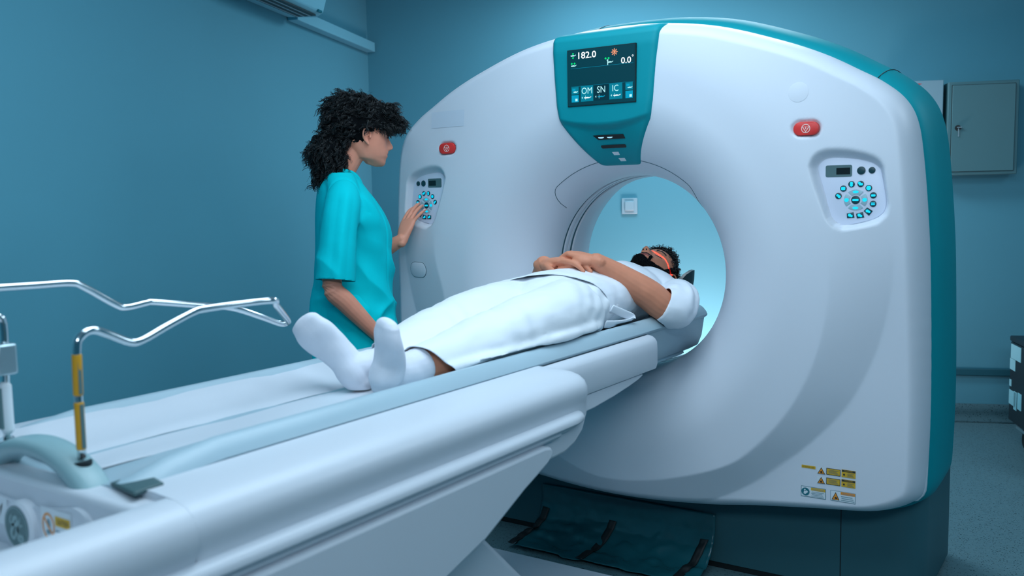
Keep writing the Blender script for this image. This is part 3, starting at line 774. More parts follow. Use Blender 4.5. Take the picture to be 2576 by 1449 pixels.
def lines_(x0, x1, z0, z1, n, mi):
    h = (z1-z0)/n; return [(x0+0.002*(i % 2), x1-0.003*(i % 3), z0+h*i+h*0.3, z0+h*i+h*0.62, mi) for i in range(n)]
lab('warning_label', ['yellow', 'ink'], [(0.670, 0.7135, 0.4760, 0.4850, 0)], lambda g: put_text(g, 'ATTENTION LASER', 0.673, 0.7105, 0.4785, 0.4820, fy(0.69, 0.48)-0.0019, 1))
for dz, head in ((0, 'DANGER'), (-0.031, 'CAUTION')):
    def ex(g, dz=dz):
        tri_(g, 0.7195, 0.7440, 0.464+dz, 0.4852+dz, 1, 0.0016); tri_(g, 0.7225, 0.7410, 0.4655+dz, 0.4820+dz, 2, 0.0020); disc_(g, 0.7317, 0.4705+dz, 0.0028, 1, 0.0024)
        for a in range(8): g.add([(0.7317+0.0045*math.cos(a*PI/4+q), fy(0.7317, 0.47)-0.0024, 0.4705+dz+0.0045*math.sin(a*PI/4+q)) if q else (0.7317, fy(0.7317, 0.47)-0.0024, 0.4705+dz) for q in (0, 0.12, -0.12)], [(0, 1, 2), (2, 1, 0)], 1)
    lab('warning_label', ['label_w', 'ink', 'orange'], [(0.7185, 0.7450, 0.463+dz, 0.486+dz, 0)], ex)
    lab('warning_label', ['ink', 'yellow', 'logo_grey'], [(0.7472, 0.7904, 0.4645+dz, 0.4858+dz, 0), (0.7490, 0.7886, 0.4663+dz, 0.4840+dz, 1)]+lines_(0.753, 0.785, 0.468+dz, 0.4825+dz, 4, 2))
    lab('warning_label', ['yellow', 'ink', 'logo_grey'], [(0.7935, 0.8357, 0.4640+dz, 0.4880+dz, 0), (0.7945, 0.8350, 0.4808+dz, 0.4872+dz, 1)]+lines_(0.810, 0.832, 0.466+dz, 0.479+dz, 4, 2),
        lambda g, dz=dz, head=head: (disc_(g, 0.8015, 0.4725+dz, 0.003, 1, 0.0026), put_text(g, head, 0.803, 0.827, 0.4825+dz, 0.4860+dz, fy(0.815, 0.48+dz)-0.0018, 0)))
def ex1(g):
    disc_(g, 0.6835, 0.3998, 0.0128, 3, 0.0024, 24); disc_(g, 0.6815, 0.4055, 0.0026, 0, 0.0028)
    g.add([(x, fy(x, z)-0.0028, z) for x, z in ((0.6775, 0.3935), (0.6830, 0.3915), (0.6920, 0.3995), (0.6870, 0.4045), (0.6835, 0.4010), (0.6790, 0.4020))], [(0, 1, 2, 3, 4, 5)], 0)
    put_text(g, 'CAUTION', 0.706, 0.741, 0.4075, 0.4130, fy(0.72, 0.41)-0.0032, 2)
lab('warning_label', ['label_w', 'ink_teal', 'ink_grey', 'ink_teal', 'yellow'], [(0.6692, 0.7464, 0.3833, 0.4168, 3), (0.6706, 0.7450, 0.3847, 0.4154, 0), (0.7005, 0.7450, 0.4060, 0.4150, 4)]+lines_(0.7015, 0.742, 0.386, 0.4045, 4, 2), ex1)
def ex2(g):
    tri_(g, 0.7650, 0.7890, 0.3880, 0.4130, 1, 0.0024); tri_(g, 0.7678, 0.7862, 0.3895, 0.4095, 4, 0.0028); disc_(g, 0.7775, 0.3945, 0.0032, 1, 0.0031); disc_(g, 0.7805, 0.3938, 0.0024, 1, 0.0032)
    put_text(g, 'CAUTION', 0.798, 0.831, 0.4085, 0.4140, fy(0.81, 0.41)-0.0032, 2)
lab('warning_label', ['label_w', 'ink', 'ink_grey', 'ink_grey', 'orange'], [(0.7606, 0.8367, 0.3840, 0.4172, 3), (0.7620, 0.8353, 0.3854, 0.4158, 0), (0.7920, 0.8353, 0.4070, 0.4156, 4)]+lines_(0.793, 0.834, 0.387, 0.405, 3, 2), ex2)
# ------------------------------------------------------------------ patient table (runs along Y, symmetric about x = 0)
tb = thing('patient_table', 'long white patient table with cradle running into the scanner bore', 'scanner table', (0, -1.5, 0))
def sym(prof): 
    p = list(prof); return p + [(-x, z) for x, z in p[::-1]]
def extr(g, prof, ys, mi=0, scale=None):
    rings = []
    for i, y in enumerate(ys):
        s_ = (1, 1, 0) if scale is None else scale[i]
        rings.append(np.array([(x*s_[0], y, s_[2]+(z-s_[2])*s_[1]) for x, z in prof]))
    loft(g, rings, mi=mi)
# top cover: two long shoulders either side of the cradle, closed underneath
COVER = sym([(0.247, 0.880), (0.248, 0.909), (0.254, 0.914), (0.300, 0.913), (0.352, 0.909), (0.376, 0.902), (0.392, 0.890), (0.400, 0.874), (0.401, 0.856), (0.397, 0.842), (0.394, 0.826), (0.394, 0.806), (0.388, 0.803)])
YE = -1.115
g = G(); extr(g, COVER, [-2.302, -1.20, YE-0.03, YE-0.010, YE], scale=[(1, 1, 0), (1, 1, 0), (1, 1, 0), (0.988, 0.97, 0.85), (0.965, 0.90, 0.85)])
obj('top_cover', g, 'table', tb, smooth=40)
FOOT = sym([(0.300, 0.780), (0.308, 0.890), (0.318, 0.905), (0.335, 0.911), (0.356, 0.911), (0.380, 0.904), (0.398, 0.891), (0.406, 0.874), (0.407, 0.852), (0.402, 0.836), (0.396, 0.826), (0.390, 0.806), (0.36, 0.768)])
g = G(); extr(g, FOOT, [-2.85, -2.55, -2.306]); obj('foot_cover', g, 'table', tb, smooth=40)
# body between, side bands
SIDE = sym([(0.20, 0.802), (0.384, 0.802), (0.384, 0.838), (0.378, 0.838)])
g = G(); extr(g, sym([(0.386, 0.845), (0.386, 0.790), (0.380, 0.785)]), [-2.295, YE-0.02, YE-0.005], scale=[(1, 1, 0), (1, 1, 0), (0.97, 1, 0)]); obj('side_band', g, 'table', tb, smooth=40)
LEDGE = sym([(0.374, 0.782), (0.380, 0.822), (0.398, 0.821), (0.412, 0.816), (0.418, 0.808), (0.418, 0.799), (0.412, 0.793), (0.392, 0.778)])
g = G(); extr(g, LEDGE, [-2.80, -1.21, -1.17, -1.155], scale=[(1, 1, 0), (1, 1, 0), (0.985, 0.995, .81), (0.95, 0.98, .81)]); obj('side_ledge', g, 'table', tb, smooth=40)
g = G(); extr(g, sym([(0.39, 0.779), (0.404, 0.792), (0.404, 0.781), (0.398, 0.774)]), [-2.80, -1.27]); obj('side_groove', g, 'table', tb, smooth=False)
# big tapering lower cover
def yzprism(g, poly, x0, x1, bev=0.0, mi=0):
    p = np.asarray(poly, float); c = p.mean(0); n = len(p)
    area = 0.5*np.sum(p[:,0]*np.roll(p[:,1],-1)-np.roll(p[:,0],-1)*p[:,1])
    if area < 0: p = p[::-1]
    loft(g, [np.stack([np.full(n, x), p[:,0], p[:,1]], 1) for x in (x0, x1)], mi=mi)
low = [(-2.75, 0.772), (-1.36, 0.775), (-1.333, 0.770), (-1.322, 0.757), (-1.328, 0.742), (-1.35, 0.730), (-1.45, 0.695), (-1.60, 0.632), (-1.90, 0.555), (-2.75, 0.45)]
g = G(); yzprism(g, low, -0.415, 0.415); obj('lower_cover', g, 'table', tb, bevel=(0.012, 3))
ped = [(-2.45, 0.62), (-1.52, 0.64), (-1.46, 0.58), (-1.30, 0.43), (-1.12, 0.26), (-0.98, 0.10), (-2.45, 0.10)]
g = G(); yzprism(g, ped, -0.30, 0.30); obj('pedestal', g, 'table', tb, bevel=(0.015, 3))
bp_ = catmull(np.array(rrect(-0.15, -1.45, 0.72, 1.98, 0.06, 5)), 1, closed=True)
g = G(); loft(g, [np.stack([bp_[:,0], bp_[:,1], np.full(len(bp_), z)], 1) for z in (0.0, 0.085)]); obj('floor_plate', g, 'table', tb, bevel=(0.014, 3))
# telescoping extension under the cradle
EXT = sym([(0.245, 0.880), (0.246, 0.905), (0.262, 0.902), (0.272, 0.895), (0.279, 0.885), (0.281, 0.860), (0.281, 0.815), (0.276, 0.800), (0.24, 0.795)])
g = G(); extr(g, EXT, [-1.3, -0.50, -0.468, -0.455, -0.450], scale=[(1,1,0), (1,1,0), (1,1,0), (0.985, 0.985, 0.85), (0.95, 0.95, 0.85)]); obj('extension', g, 'table', tb, smooth=40)
und = [(-1.28, 0.797), (-0.55, 0.797), (-0.545, 0.790), (-0.575, 0.782), (-0.64, 0.772), (-0.74, 0.760), (-0.86, 0.750), (-1.28, 0.740)]
g = G(); yzprism(g, und, -0.270, 0.270); obj('extension_underside', g, 'table', tb, bevel=(0.010, 3))
# end cap of the table body towards the scanner, rounded below
capp = [(-1.30, 0.800), (-1.125, 0.860), (-1.108, 0.855), (-1.103, 0.840), (-1.107, 0.80), (-1.13, 0.76), (-1.17, 0.735), (-1.22, 0.722), (-1.35, 0.72)]
g = G(); yzprism(g, capp, -0.385, 0.385); obj('end_cap', g, 'table', tb, bevel=(0.018, 3))
# cradle: shallow trough, deep underneath
def trough(zl=0.945, zb=0.893):
    t = np.linspace(1, -1, 31); return [(0.198*u, zb+(zl-0.006-zb)*abs(u)**2.6) for u in t]
CR = [(0.10, 0.776), (0.175, 0.782), (0.208, 0.800), (0.222, 0.835), (0.232, 0.900), (0.243, 0.908), (0.245, 0.914), (0.240, 0.924), (0.228, 0.938), (0.217, 0.945), (0.209, 0.946), (0.203, 0.943)]
crp = CR + trough() + [(-x, z) for x, z in CR[::-1]]
g = G(); extr(g, crp, [-2.300, -2.28, -2.22, -2.12, -1.0, -0.2, 0.035, 0.046, 0.050], scale=[(0.98, 0.40, 0.888), (0.99, 0.50, 0.888), (1, 0.80, 0.888), (1, 1, 0), (1, 1, 0), (1, 1, 0), (1, 1, 0), (0.99, 0.99, 0.87), (0.97, 0.965, 0.87)])
cradle = obj('cradle', g, 'cradle', tb, smooth=40)
# thin pads lying in the trough, lighter bands along its length
def pad(name, u0, u1, y0, y1, m, lift=0.004):
    g = G(); us = np.linspace(u0, u1, 14)
    f = lambda u: 0.893+(0.939-0.893)*abs(u)**2.6
    rings = []
    for y in np.linspace(y0, y1, 30):
        rings.append([(0.198*u, y, f(u)+lift*min(1, 6*(u-u0)/(u1-u0), 6*(u1-u)/(u1-u0))+0.0012*math.sin(17*y+6*u)) for u in us])
    loft(g, rings, closed_ring=False, cap0=False, cap1=False, flip=True); return obj(name, g, m, tb, smooth='all')
pad('cradle_mat', -0.98, -0.30, -2.26, 0.02, 'table'); pad('cradle_mat', -0.26, 0.28, -2.26, 0.02, 'table', 0.003)
# narrow board edge under the cradle beyond the extension
g = G(); extr(g, sym([(0.15, 0.79), (0.182, 0.786), (0.186, 0.778), (0.172, 0.770)]), [-0.46, -0.06, -0.035, -0.03], scale=[(1,1,0),(1,1,0),(1,.995,.79),(.97,.99,.79)]); obj('cradle_rail', g, 'cradle_side', tb, smooth=40)
# head holder
g = G(); rings = []
for y, w, zb, zr in ((0.000, 0.100, 0.904, 0.955), (0.03, 0.112, 0.902, 0.990), (0.07, 0.120, 0.901, 1.020), (0.13, 0.124, 0.901, 1.046), (0.19, 0.122, 0.903, 1.056), (0.225, 0.118, 0.906, 1.056), (0.235, 0.112, 0.910, 1.05)):
    a = np.linspace(0, PI, 19); hh = zr-zb
    outer = [(w*math.cos(t), y, zb+hh*(1-math.sin(t)**0.8)) for t in a]
    inner = [(0.90*w*math.cos(t), y, zb+0.014+(hh-0.012)*(1-math.sin(t)**0.8)) for t in a[::-1]]
    rings.append(np.array(outer+inner))
loft(g, rings); obj('head_holder', g, 'case', tb, smooth=40)
g = G(); g.box((-0.05, 0.01, 0.898), (0.05, 0.20, 0.906)); obj('holder_foot', g, 'case', tb, bevel=(0.008, 2))

# ---- foot end: housing, handle arch, logo, labels
FY = -2.352
g = G(); hs = [(-0.26, 0.77), (0.235, 0.77), (0.225, 0.83), (0.205, 0.868), (0.175, 0.880), (0.14, 0.874), (0.06, 0.862), (-0.06, 0.862), (-0.15, 0.874), (-0.19, 0.880), (-0.22, 0.868), (-0.25, 0.83)]
prism(g, catmull(hs, 3, closed=True), FY, -2.27, bev=0.012); obj('foot_housing', g, 'table', tb, smooth=True)
g = G(); g.box((-0.325, -2.345, 0.78), (0.325, -2.290, 0.901)); obj('foot_deck', g, 'table', tb, bevel=(0.012, 3))
g = G(); arch = []
for t in np.linspace(0, 1, 21):
    a = PI*t; arch.append((0.155*math.cos(a)*(1.0 if abs(math.cos(a)) > 0.2 else 1.0), -2.305, 0.862+0.083*math.sin(a)**1.15))
A_ = np.array(arch); rad = np.array([[0.026-0.0100*math.sin(PI*t)**0.7, 0.030] for t in np.linspace(0, 1, 21)])
tube(g, A_, rad[:, ::1], n=16, up=(0, 1, 0), k=2, e=2.6); ar = obj('handle_arch', g, 'handle', tb, smooth=50)
for sx_ in (1, -1):
    g = G(); loft(g, [np.stack([sx_*0.1135+0.0155*np.cos(tt), -2.302+0.0155*np.sin(tt), np.full(n_, z)], 1) for z, n_ in ((0.915, len(tt)), (0.9345, len(tt)))]); obj('socket', g, 'black', ar)
g = G(); tt2 = np.arange(40)/40*2*PI
cxl, czl = 0.020, 0.826
loft(g, [np.stack([cxl+0.043*np.cos(tt2), np.full(40, FY+0.01), czl+0.043*np.sin(tt2)], 1), np.stack([cxl+0.043*np.cos(tt2), np.full(40, FY-0.010), czl+0.043*np.sin(tt2)], 1), np.stack([cxl+0.039*np.cos(tt2), np.full(40, FY-0.014), czl+0.039*np.sin(tt2)], 1)], flip=True)
boss = obj('logo_boss', g, 'table', tb, smooth=True)
g = G(); ly = FY-0.0146
prism(g, circle(cxl, czl, 0.0355, 40), ly, ly+0.002)
for i in range(36):
    a, b = 2*PI*i/36, 2*PI*(i+1)/36
    flat(g, [(cxl+r*math.cos(t), czl+r*math.sin(t)) for r, t in ((0.0335, a), (0.0335, b), (0.0318, b), (0.0318, a))], ly-0.0004, 1)
# curled monogram: interlaced flowing loops
def ribbon(g, pts, w, y, mi):
    P = catmull(np.asarray(pts, float), 6); T = np.gradient(P, axis=0); T /= np.linalg.norm(T, axis=1)[:, None]; N = np.stack([-T[:,1], T[:,0]], 1)
    ww = w*np.sin(np.linspace(0.35, PI-0.35, len(P)))[:, None]; A, B = P+N*ww, P-N*ww
    rows_ = [[(p[0], y, p[1]) for p in A], [(p[0], y, p[1]) for p in B]]
    loft(g, rows_, closed_ring=False, cap0=False, cap1=False, mi=mi)
o2 = np.array([cxl, czl])
for q in ([(-0.012, 0.020), (-0.018, 0.010), (-0.010, 0.003), (0.002, 0.006), (0.004, 0.016), (-0.006, 0.014), (-0.010, 0.0), (-0.016, -0.012), (-0.010, -0.020), (-0.002, -0.012), (0.0, -0.002)],
          [(0.014, 0.020), (0.010, 0.008), (0.004, -0.002), (0.010, -0.012), (0.018, -0.014), (0.016, -0.022), (0.006, -0.018), (0.004, -0.004), (0.012, 0.004), (0.020, 0.006)]):
    ribbon(g, np.array(q)+o2, 0.0036, ly-0.0006, 1)
obj('logo', g, ['logo_grey', 'logo_pale'], boss, smooth=False)
g = G(); yl = FY-0.0012
flat(g, [(0.073, 0.793), (0.158, 0.793), (0.158, 0.868), (0.073, 0.868)], yl, 0)
for i in range(30):
    a, b = 2*PI*i/30, 2*PI*(i+1)/30
    flat(g, [(0.093+r*math.cos(t), 0.838+1.25*r*math.sin(t)) for r, t in ((0.0175, a), (0.0175, b), (0.0145, b), (0.0145, a))], yl-0.0006, 1)
flat(g, [(0.081, 0.849), (0.084, 0.851), (0.105, 0.827), (0.102, 0.825)], yl-0.0008, 1); flat(g, circle(0.094, 0.842, 0.005, 12, 0.008), yl-0.0005, 2); flat(g, circle(0.092, 0.828, 0.006, 12, 0.004), yl-0.0005, 2)
flat(g, [(0.113, 0.842), (0.155, 0.842), (0.155, 0.858), (0.113, 0.858)], yl-0.0006, 3); put_text(g, 'CAUTION', 0.119, 0.150, 0.846, 0.854, yl-0.0012, 4)
for i in range(4): flat(g, [(0.113, 0.835-0.006*i), (0.150-0.003*(i % 2), 0.835-0.006*i), (0.150-0.003*(i % 2), 0.8325-0.006*i), (0.113, 0.8325-0.006*i)], yl-0.0006, 2)
obj('caution_label', g, ['label_w', 'orange', 'ink_grey', 'yellow', 'ink'], tb, smooth=False)
g = G(); flat(g, [(-0.075, 0.815), (-0.030, 0.815), (-0.030, 0.862), (-0.075, 0.862)], yl, 0); flat(g, [(-0.056, 0.826), (-0.048, 0.842), (-0.044, 0.853), (-0.052, 0.845)], yl-0.0006, 1); obj('small_label', g, ['label_w', 'ink'], tb, smooth=False)
# dark pad and strap end lying between housing and cradle
g = G(); rings = []
for i, t_ in enumerate(np.linspace(0, 1, 10)): rings.append([(0.185+0.097*s_, -2.300-0.024*s_+t_*(0.062-0.010*s_), 0.911+0.006*s_-0.002*(1-t_)**2) for s_ in np.linspace(0, 1, 12)])
loft(g, rings, closed_ring=False, cap0=False, cap1=False, flip=True); obj('dark_pad', g, 'pad_dark', tb, smooth='all', solid=-0.006)

# ------------------------------------------------------------------ chrome tube frame standing in the arch sockets
cf = thing('tube_frame', 'bent chrome tube frame with yellow bands standing in the arch at the table foot', 'metal frame', (0, -2.3, 0.935))
near_ = [(0.1135, -2.302, 0.940), (0.1145, -2.302, 1.04), (0.118, -2.302, 1.118), (0.118, -2.293, 1.139), (0.117, -2.272, 1.146), (0.115, -2.245, 1.136), (0.115, -2.205, 1.117), (0.115, -2.18, 1.117), (0.115, -2.13, 1.135), (0.115, -2.075, 1.153), (0.115, -2.045, 1.1565), (0.115, -1.95, 1.157), (0.115, -1.885, 1.1545),
         (0.095, -1.862, 1.143), (0.03, -1.79, 1.118), (-0.07, -1.68, 1.080), (-0.105, -1.650, 1.068), (-0.115, -1.662, 1.067), (-0.115, -1.72, 1.090), (-0.115, -1.80, 1.119), (-0.115, -1.89, 1.1345), (-0.115, -1.99, 1.1515), (-0.115, -2.01, 1.152), (-0.115, -2.055, 1.148), (-0.115, -2.08, 1.157), (-0.115, -2.14, 1.195), (-0.115, -2.165, 1.205), (-0.115, -2.23, 1.207), (-0.115, -2.33, 1.209), (-0.115, -2.39, 1.205), (-0.115, -2.405, 1.185), (-0.112, -2.385, 1.166), (-0.108, -2.33, 1.164), (-0.104, -2.306, 1.158), (-0.104, -2.300, 1.135), (-0.110, -2.300, 1.04), (-0.1135, -2.302, 0.940)]
g = G(); tube(g, near_, 0.0068, n=12, up=(0.3, 0.2, 1), k=5, caps=False); obj('bent_tube', g, 'chrome', cf, smooth='all')
def rodseg(name, x, z0, z1, r, m, dx=0.0):
    g = G(); tube(g, [(x, -2.302, z0), (x+dx, -2.302, z1)], r, n=14, k=1, up=(1, 0, 0)); return obj(name, g, m, cf)
rodseg('yellow_band', 0.1138, 0.957, 1.029, 0.0078, 'pole_yellow', 0.0006); rodseg('yellow_band', 0.1146, 1.046, 1.108, 0.0078, 'pole_yellow', 0.0025)
for z0, z1 in ((0.957, 1.029), (1.046, 1.108)):
    g = G(); g.box((0.1200, -2.3050, z0), (0.1238, -2.2995, z1)); obj('dark_stripe', g, 'logo_grey', cf, smooth=False)
g = G(); g.box((-0.128, -2.322, 1.058), (-0.086, -2.288, 1.112)); obj('clamp_bracket', g, 'steel', cf, bevel=(0.004, 2))
rodseg('white_sleeve', -0.1095, 0.96, 1.035, 0.0105, 'label_w'); 
g = G(); g.box((-0.116, -2.3145, 0.962), (-0.104, -2.310, 1.034)); obj('dark_strap', g, 'logo_grey', cf, smooth=False)

# ------------------------------------------------------------------ plastic sheet draped from the scanner base on to the floor
ps = thing('plastic_sheet', 'dark teal plastic sheet with black straps draped from scanner base to floor', 'plastic sheet', (-0.05, -0.1, 0))
def sheet_pt(x, t):
    # t 0..1 from the plinth down over the floor
    L = [(-0.033, 0.20), (-0.040, 0.13), (-0.060, 0.070), (-0.105, 0.030), (-0.17, 0.012), (-0.25, 0.005)]
    q = np.array([[np.interp(t, np.linspace(0, 1, 6), [a[k] for a in L]) for k in (0, 1)]])[0]
    w = 0.5*noise.noise(Vector((x*9, t*4, 1.3))) + 0.3*noise.noise(Vector((x*23, t*9, 5.0)))
    return (x, q[0]-0.010*abs(w)*4*t-0.006, max(0.003, q[1]+0.035*w*smoothstep(0.1, 0.6, np.array(t))*(0.4+0.6*(t < 0.85))+0.012*smoothstep(0.2, 0.6, np.array(t))))
g = G(); rows_ = [[sheet_pt(x, t) for x in np.linspace(-0.42, 0.31, 70)] for t in np.linspace(0, 1, 40)]
loft(g, rows_, closed_ring=False, cap0=False, cap1=False); obj('sheet', g, 'sheet', ps, smooth='all', solid=0.0015)
for x0, x1 in ((-0.395, -0.365), (-0.095, -0.065), (0.275, 0.305)):
    g = G(); rows_ = [[(p[0]-0.05*t, p[1]-0.004, p[2]+0.004) for p in (sheet_pt(x, t) for x in np.linspace(x0, x1, 4))] for t in np.linspace(0.28, 1, 40)]
    loft(g, rows_, closed_ring=False, cap0=False, cap1=False); obj('strap', g, 'strap', ps, smooth='all', solid=0.002)
# ------------------------------------------------------------------ people
def head_mesh(g, T, male=False, mi=0):
    """closed head, local x right, y forward, z up, origin between the ears; T maps points to the body frame"""
    zf = [-0.122, -0.116, -0.105, -0.092, -0.083, -0.072, -0.066, -0.060, -0.048, -0.02, 0.0, 0.015, 0.03, 0.05, 0.075, 0.095, 0.110, 0.118]
    yf = [0.045, 0.072, 0.088, 0.089, 0.083, 0.091, 0.089, 0.093, 0.087, 0.083, 0.082, 0.087, 0.093, 0.092, 0.080, 0.058, 0.030, 0.0]
    zb = [-0.122, -0.105, -0.08, -0.05, -0.02, 0.01, 0.04, 0.07, 0.095, 0.110, 0.118]
    yb = [0.01, -0.015, -0.045, -0.072, -0.090, -0.099, -0.100, -0.088, -0.062, -0.035, 0.0]
    zw = [-0.122, -0.112, -0.095, -0.07, -0.045, -0.02, 0.01, 0.04, 0.07, 0.095, 0.110, 0.118]
    w = [0.012, 0.027, 0.041, 0.053, 0.061, 0.066, 0.0705, 0.074, 0.068, 0.048, 0.027, 0.0]
    if not male: yf = [y-0.007 if z < -0.09 else y for y, z in zip(yf, zf)]
    if male: w = [x*1.05 for x in w]; yf = [y+0.003 if z < -0.085 else y for y, z in zip(yf, zf)]
    zs = np.concatenate([np.linspace(-0.1215, -0.09, 12), np.linspace(-0.088, 0.03, 56), np.linspace(0.034, 0.117, 26)])
    ph = np.arange(112)/112*2*PI
    ph = ph + 0.35*np.sin(ph-PI)*-1*0 
    rings = []
    Fi = lambda a, b, z: np.interp(z, a, b)
    sm = lambda a, b, z: np.mean([Fi(a, b, z+d) for d in (-0.004, 0, 0.004)])
    for z in zs:
        F_, B_, W = sm(zf, yf, z), sm(zb, yb, z), sm(zw, w, z)
        y0 = -0.012 if z > -0.06 else -0.012+0.02*min(1, (-0.06-z)/0.05)
        c, s_ = np.cos(ph), np.sin(ph)
        ex = 2.25
        x = W*np.sign(s_)*np.abs(s_)**(2/ex)
        y = np.where(c > 0, y0+(F_-y0)*np.abs(c)**(2/ex), y0-(y0-B_)*np.abs(c)**(2/2.0))
        fr = c > 0.05
        nz = np.interp(z, [-0.053, -0.049, -0.042, -0.034, -0.024, -0.010, 0.004, 0.016, 0.024], [0, 0.011, 0.0245, 0.0275, 0.0235, 0.016, 0.009, 0.003, 0])
        if male: nz *= 1.12
        wn = np.interp(z, [-0.055, -0.045, -0.034, -0.01, 0.02], [0.013, 0.0150, 0.0135, 0.0078, 0.007])
        y = y + fr*nz*np.exp(-np.abs(x/wn)**2.4)
        al = np.exp(-((z+0.043)/0.0065)**2)*0.009
        y = y + fr*al*np.exp(-((np.abs(x)-0.0135)/0.006)**2)
        y = y - fr*0.012*np.exp(-((np.abs(x)-0.033)/0.016)**2)*np.exp(-((z-0.002)/0.013)**2)
        y = y + fr*0.0075*np.exp(-((np.abs(x)-0.033)/0.0125)**2)*np.exp(-((z-0.000)/0.0085)**2)
        y = y + fr*0.003*np.exp(-((np.abs(x)-0.032)/0.018)**2)*np.exp(-((z-0.021)/0.006)**2)
        y = y - fr*0.0045*np.exp(-((z+0.066)/0.0026)**2)*np.exp(-(x/0.024)**4)
        y = y - fr*0.003*np.exp(-((z+0.054)/0.005)**2)*np.exp(-(x/0.004)**2)
        chk = 0.004*np.exp(-((np.abs(x)-0.048)/0.014)**2)*np.exp(-((z+0.022)/0.016)**2)
        y = y + fr*chk
        zz = z+0.30*np.maximum(0, 0.070-y)*smoothstep(-0.080, -0.118, np.array(z))
        rings.append(np.stack([x, y, zz], 1))
    r = [T(q) for q in rings]
    loft(g, r, mi=mi)
    for sx_ in (1, -1):          # ears: rim, bowl, lobe
        xo = 0.074*(1.05 if male else 1)
        e = lambda pts: T(np.array([(sx_*(xo+a*0.8), b-0.009, c*0.95-0.004) for a, b, c in pts]))
        tube(g, e([(0.002, 0.010, 0.012), (0.010, 0.006, 0.026), (0.014, -0.008, 0.031), (0.016, -0.019, 0.022), (0.014, -0.022, 0.004), (0.010, -0.016, -0.014), (0.006, -0.006, -0.026)]), 0.0036, n=8, k=4, mi=mi)
        tube(g, e([(-0.010, 0.002, 0.018), (-0.003, -0.010, 0.012), (-0.003, -0.010, -0.006), (-0.002, -0.004, -0.022)]), [(0.010, 0.004), (0.013, 0.004), (0.011, 0.004), (0.006, 0.004)], n=10, k=3, up=T(np.array([[1.0, 0, 0]]))[0]-T(np.array([[0.0, 0, 0]]))[0], mi=mi)
        tube(g, e([(0.004, -0.004, -0.020), (0.004, 0.000, -0.031)]), 0.0056, n=8, k=1, mi=mi)
        tube(g, e([(0.002, 0.009, 0.004), (0.006, 0.007, -0.006)]), 0.0042, n=8, k=1, mi=mi)

def hand(g, W, D, N, ts, curl=(20, 25, 30, 35), spread=(7, 1, -5, -12), L=1.0, thumb=(38, 20), knuck=(0.9, 1.2, 0.8), nails=None):
    """palm and five fingers. W wrist, D to the fingers, N out of the palm, ts = +1/-1 side of the thumb"""
    D = nrm(D); N = nrm(np.asarray(N, float)-D*(np.asarray(N, float)@D)); S = np.cross(D, N)*ts
    P = lambda a, b, c: W+(D*a+S*b-N*c)*L
    # palm: several overlapping strands give the flat, slightly arched back of the hand
    tube(g, [P(-0.02, 0, 0), P(0.012, 0.001, 0.0), P(0.045, 0.002, 0.002), P(0.078, 0.001, 0.003), P(0.090, 0.001, 0.002)], np.array([(0.0225, 0.017), (0.028, 0.0175), (0.037, 0.0155), (0.040, 0.013), (0.037, 0.010)])*L, n=18, up=N, k=4, e=2.5)
    tube(g, [P(0.012, 0.020, -0.004), P(0.035, 0.030, -0.008), P(0.055, 0.030, -0.005)], np.array([0.013, 0.016, 0.012])*L, n=12, up=N, k=3)
    base = [(0.090, 0.0285), (0.0935, 0.0095), (0.0900, -0.0095), (0.0825, -0.0275)]
    lens = [(0.042, 0.026, 0.021), (0.046, 0.030, 0.022), (0.043, 0.027, 0.021), (0.034, 0.020, 0.019)]
    tips = []
    for k in range(4):
        a = math.radians(spread[k]); d = D*math.cos(a)+S*math.sin(a); p = P(base[k][0]-0.016, base[k][1], 0.003); pts = [p, P(base[k][0], base[k][1], 0.003)]
        p = pts[-1]; ang = 0; r0 = (0.0088, 0.0092, 0.0088, 0.0076)[k]
        for l, kf in zip(lens[k], knuck):
            ang += math.radians(curl[k])*kf
            dd = d*math.cos(ang)+N*math.sin(ang); p = p+dd*l*L; pts.append(p)
        tube(g, pts, np.array([r0*1.02, r0*1.08, r0*0.98, r0*0.90, r0*0.70])*L, n=12, up=S, k=4)
        tips.append((pts[-1], nrm(pts[-1]-pts[-2]), S, d))
    a, b = math.radians(thumb[0]), math.radians(thumb[1])
    d0 = D*math.cos(a)+S*math.sin(a); d0 = nrm(d0+N*math.sin(b)); d1 = nrm(d0+D*0.35)
    pts = [P(0.018, 0.020, -0.002)]; pts.append(pts[0]+d0*0.040*L); pts.append(pts[1]+d0*0.032*L); pts.append(pts[2]+d1*0.026*L)
    tube(g, pts, np.array([0.0135, 0.0115, 0.0102, 0.0078])*L, n=12, up=S, k=4)
    tips.append((pts[-1], d1, N, d1))
    return tips

def curls(g, starts, dirs, length, rad, amp, turns, n=26, sides=4, mi=0, gravity=0.0):
    for p, d, L_, r in zip(starts, dirs, length, rad):
        d = nrm(d); u = nrm(np.cross(d, V3(0.31, 0.52, 0.79))); w_ = np.cross(d, u); f0 = random.random()*6.28; tn = turns*(0.7+0.6*random.random()); am = amp*(0.6+0.8*random.random())
        t = np.linspace(0, 1, n)
        env = np.minimum(1, t*4)
        pts = p+np.outer(t*L_, d)+np.outer(env*am*np.cos(f0+tn*6.28*t), u)+np.outer(env*am*np.sin(f0+tn*6.28*t), w_)
        pts[:,2] -= gravity*(t**2)*L_
        tube(g, pts, r*(1-0.65*t), n=sides, k=1, up=u+0.01, mi=mi)

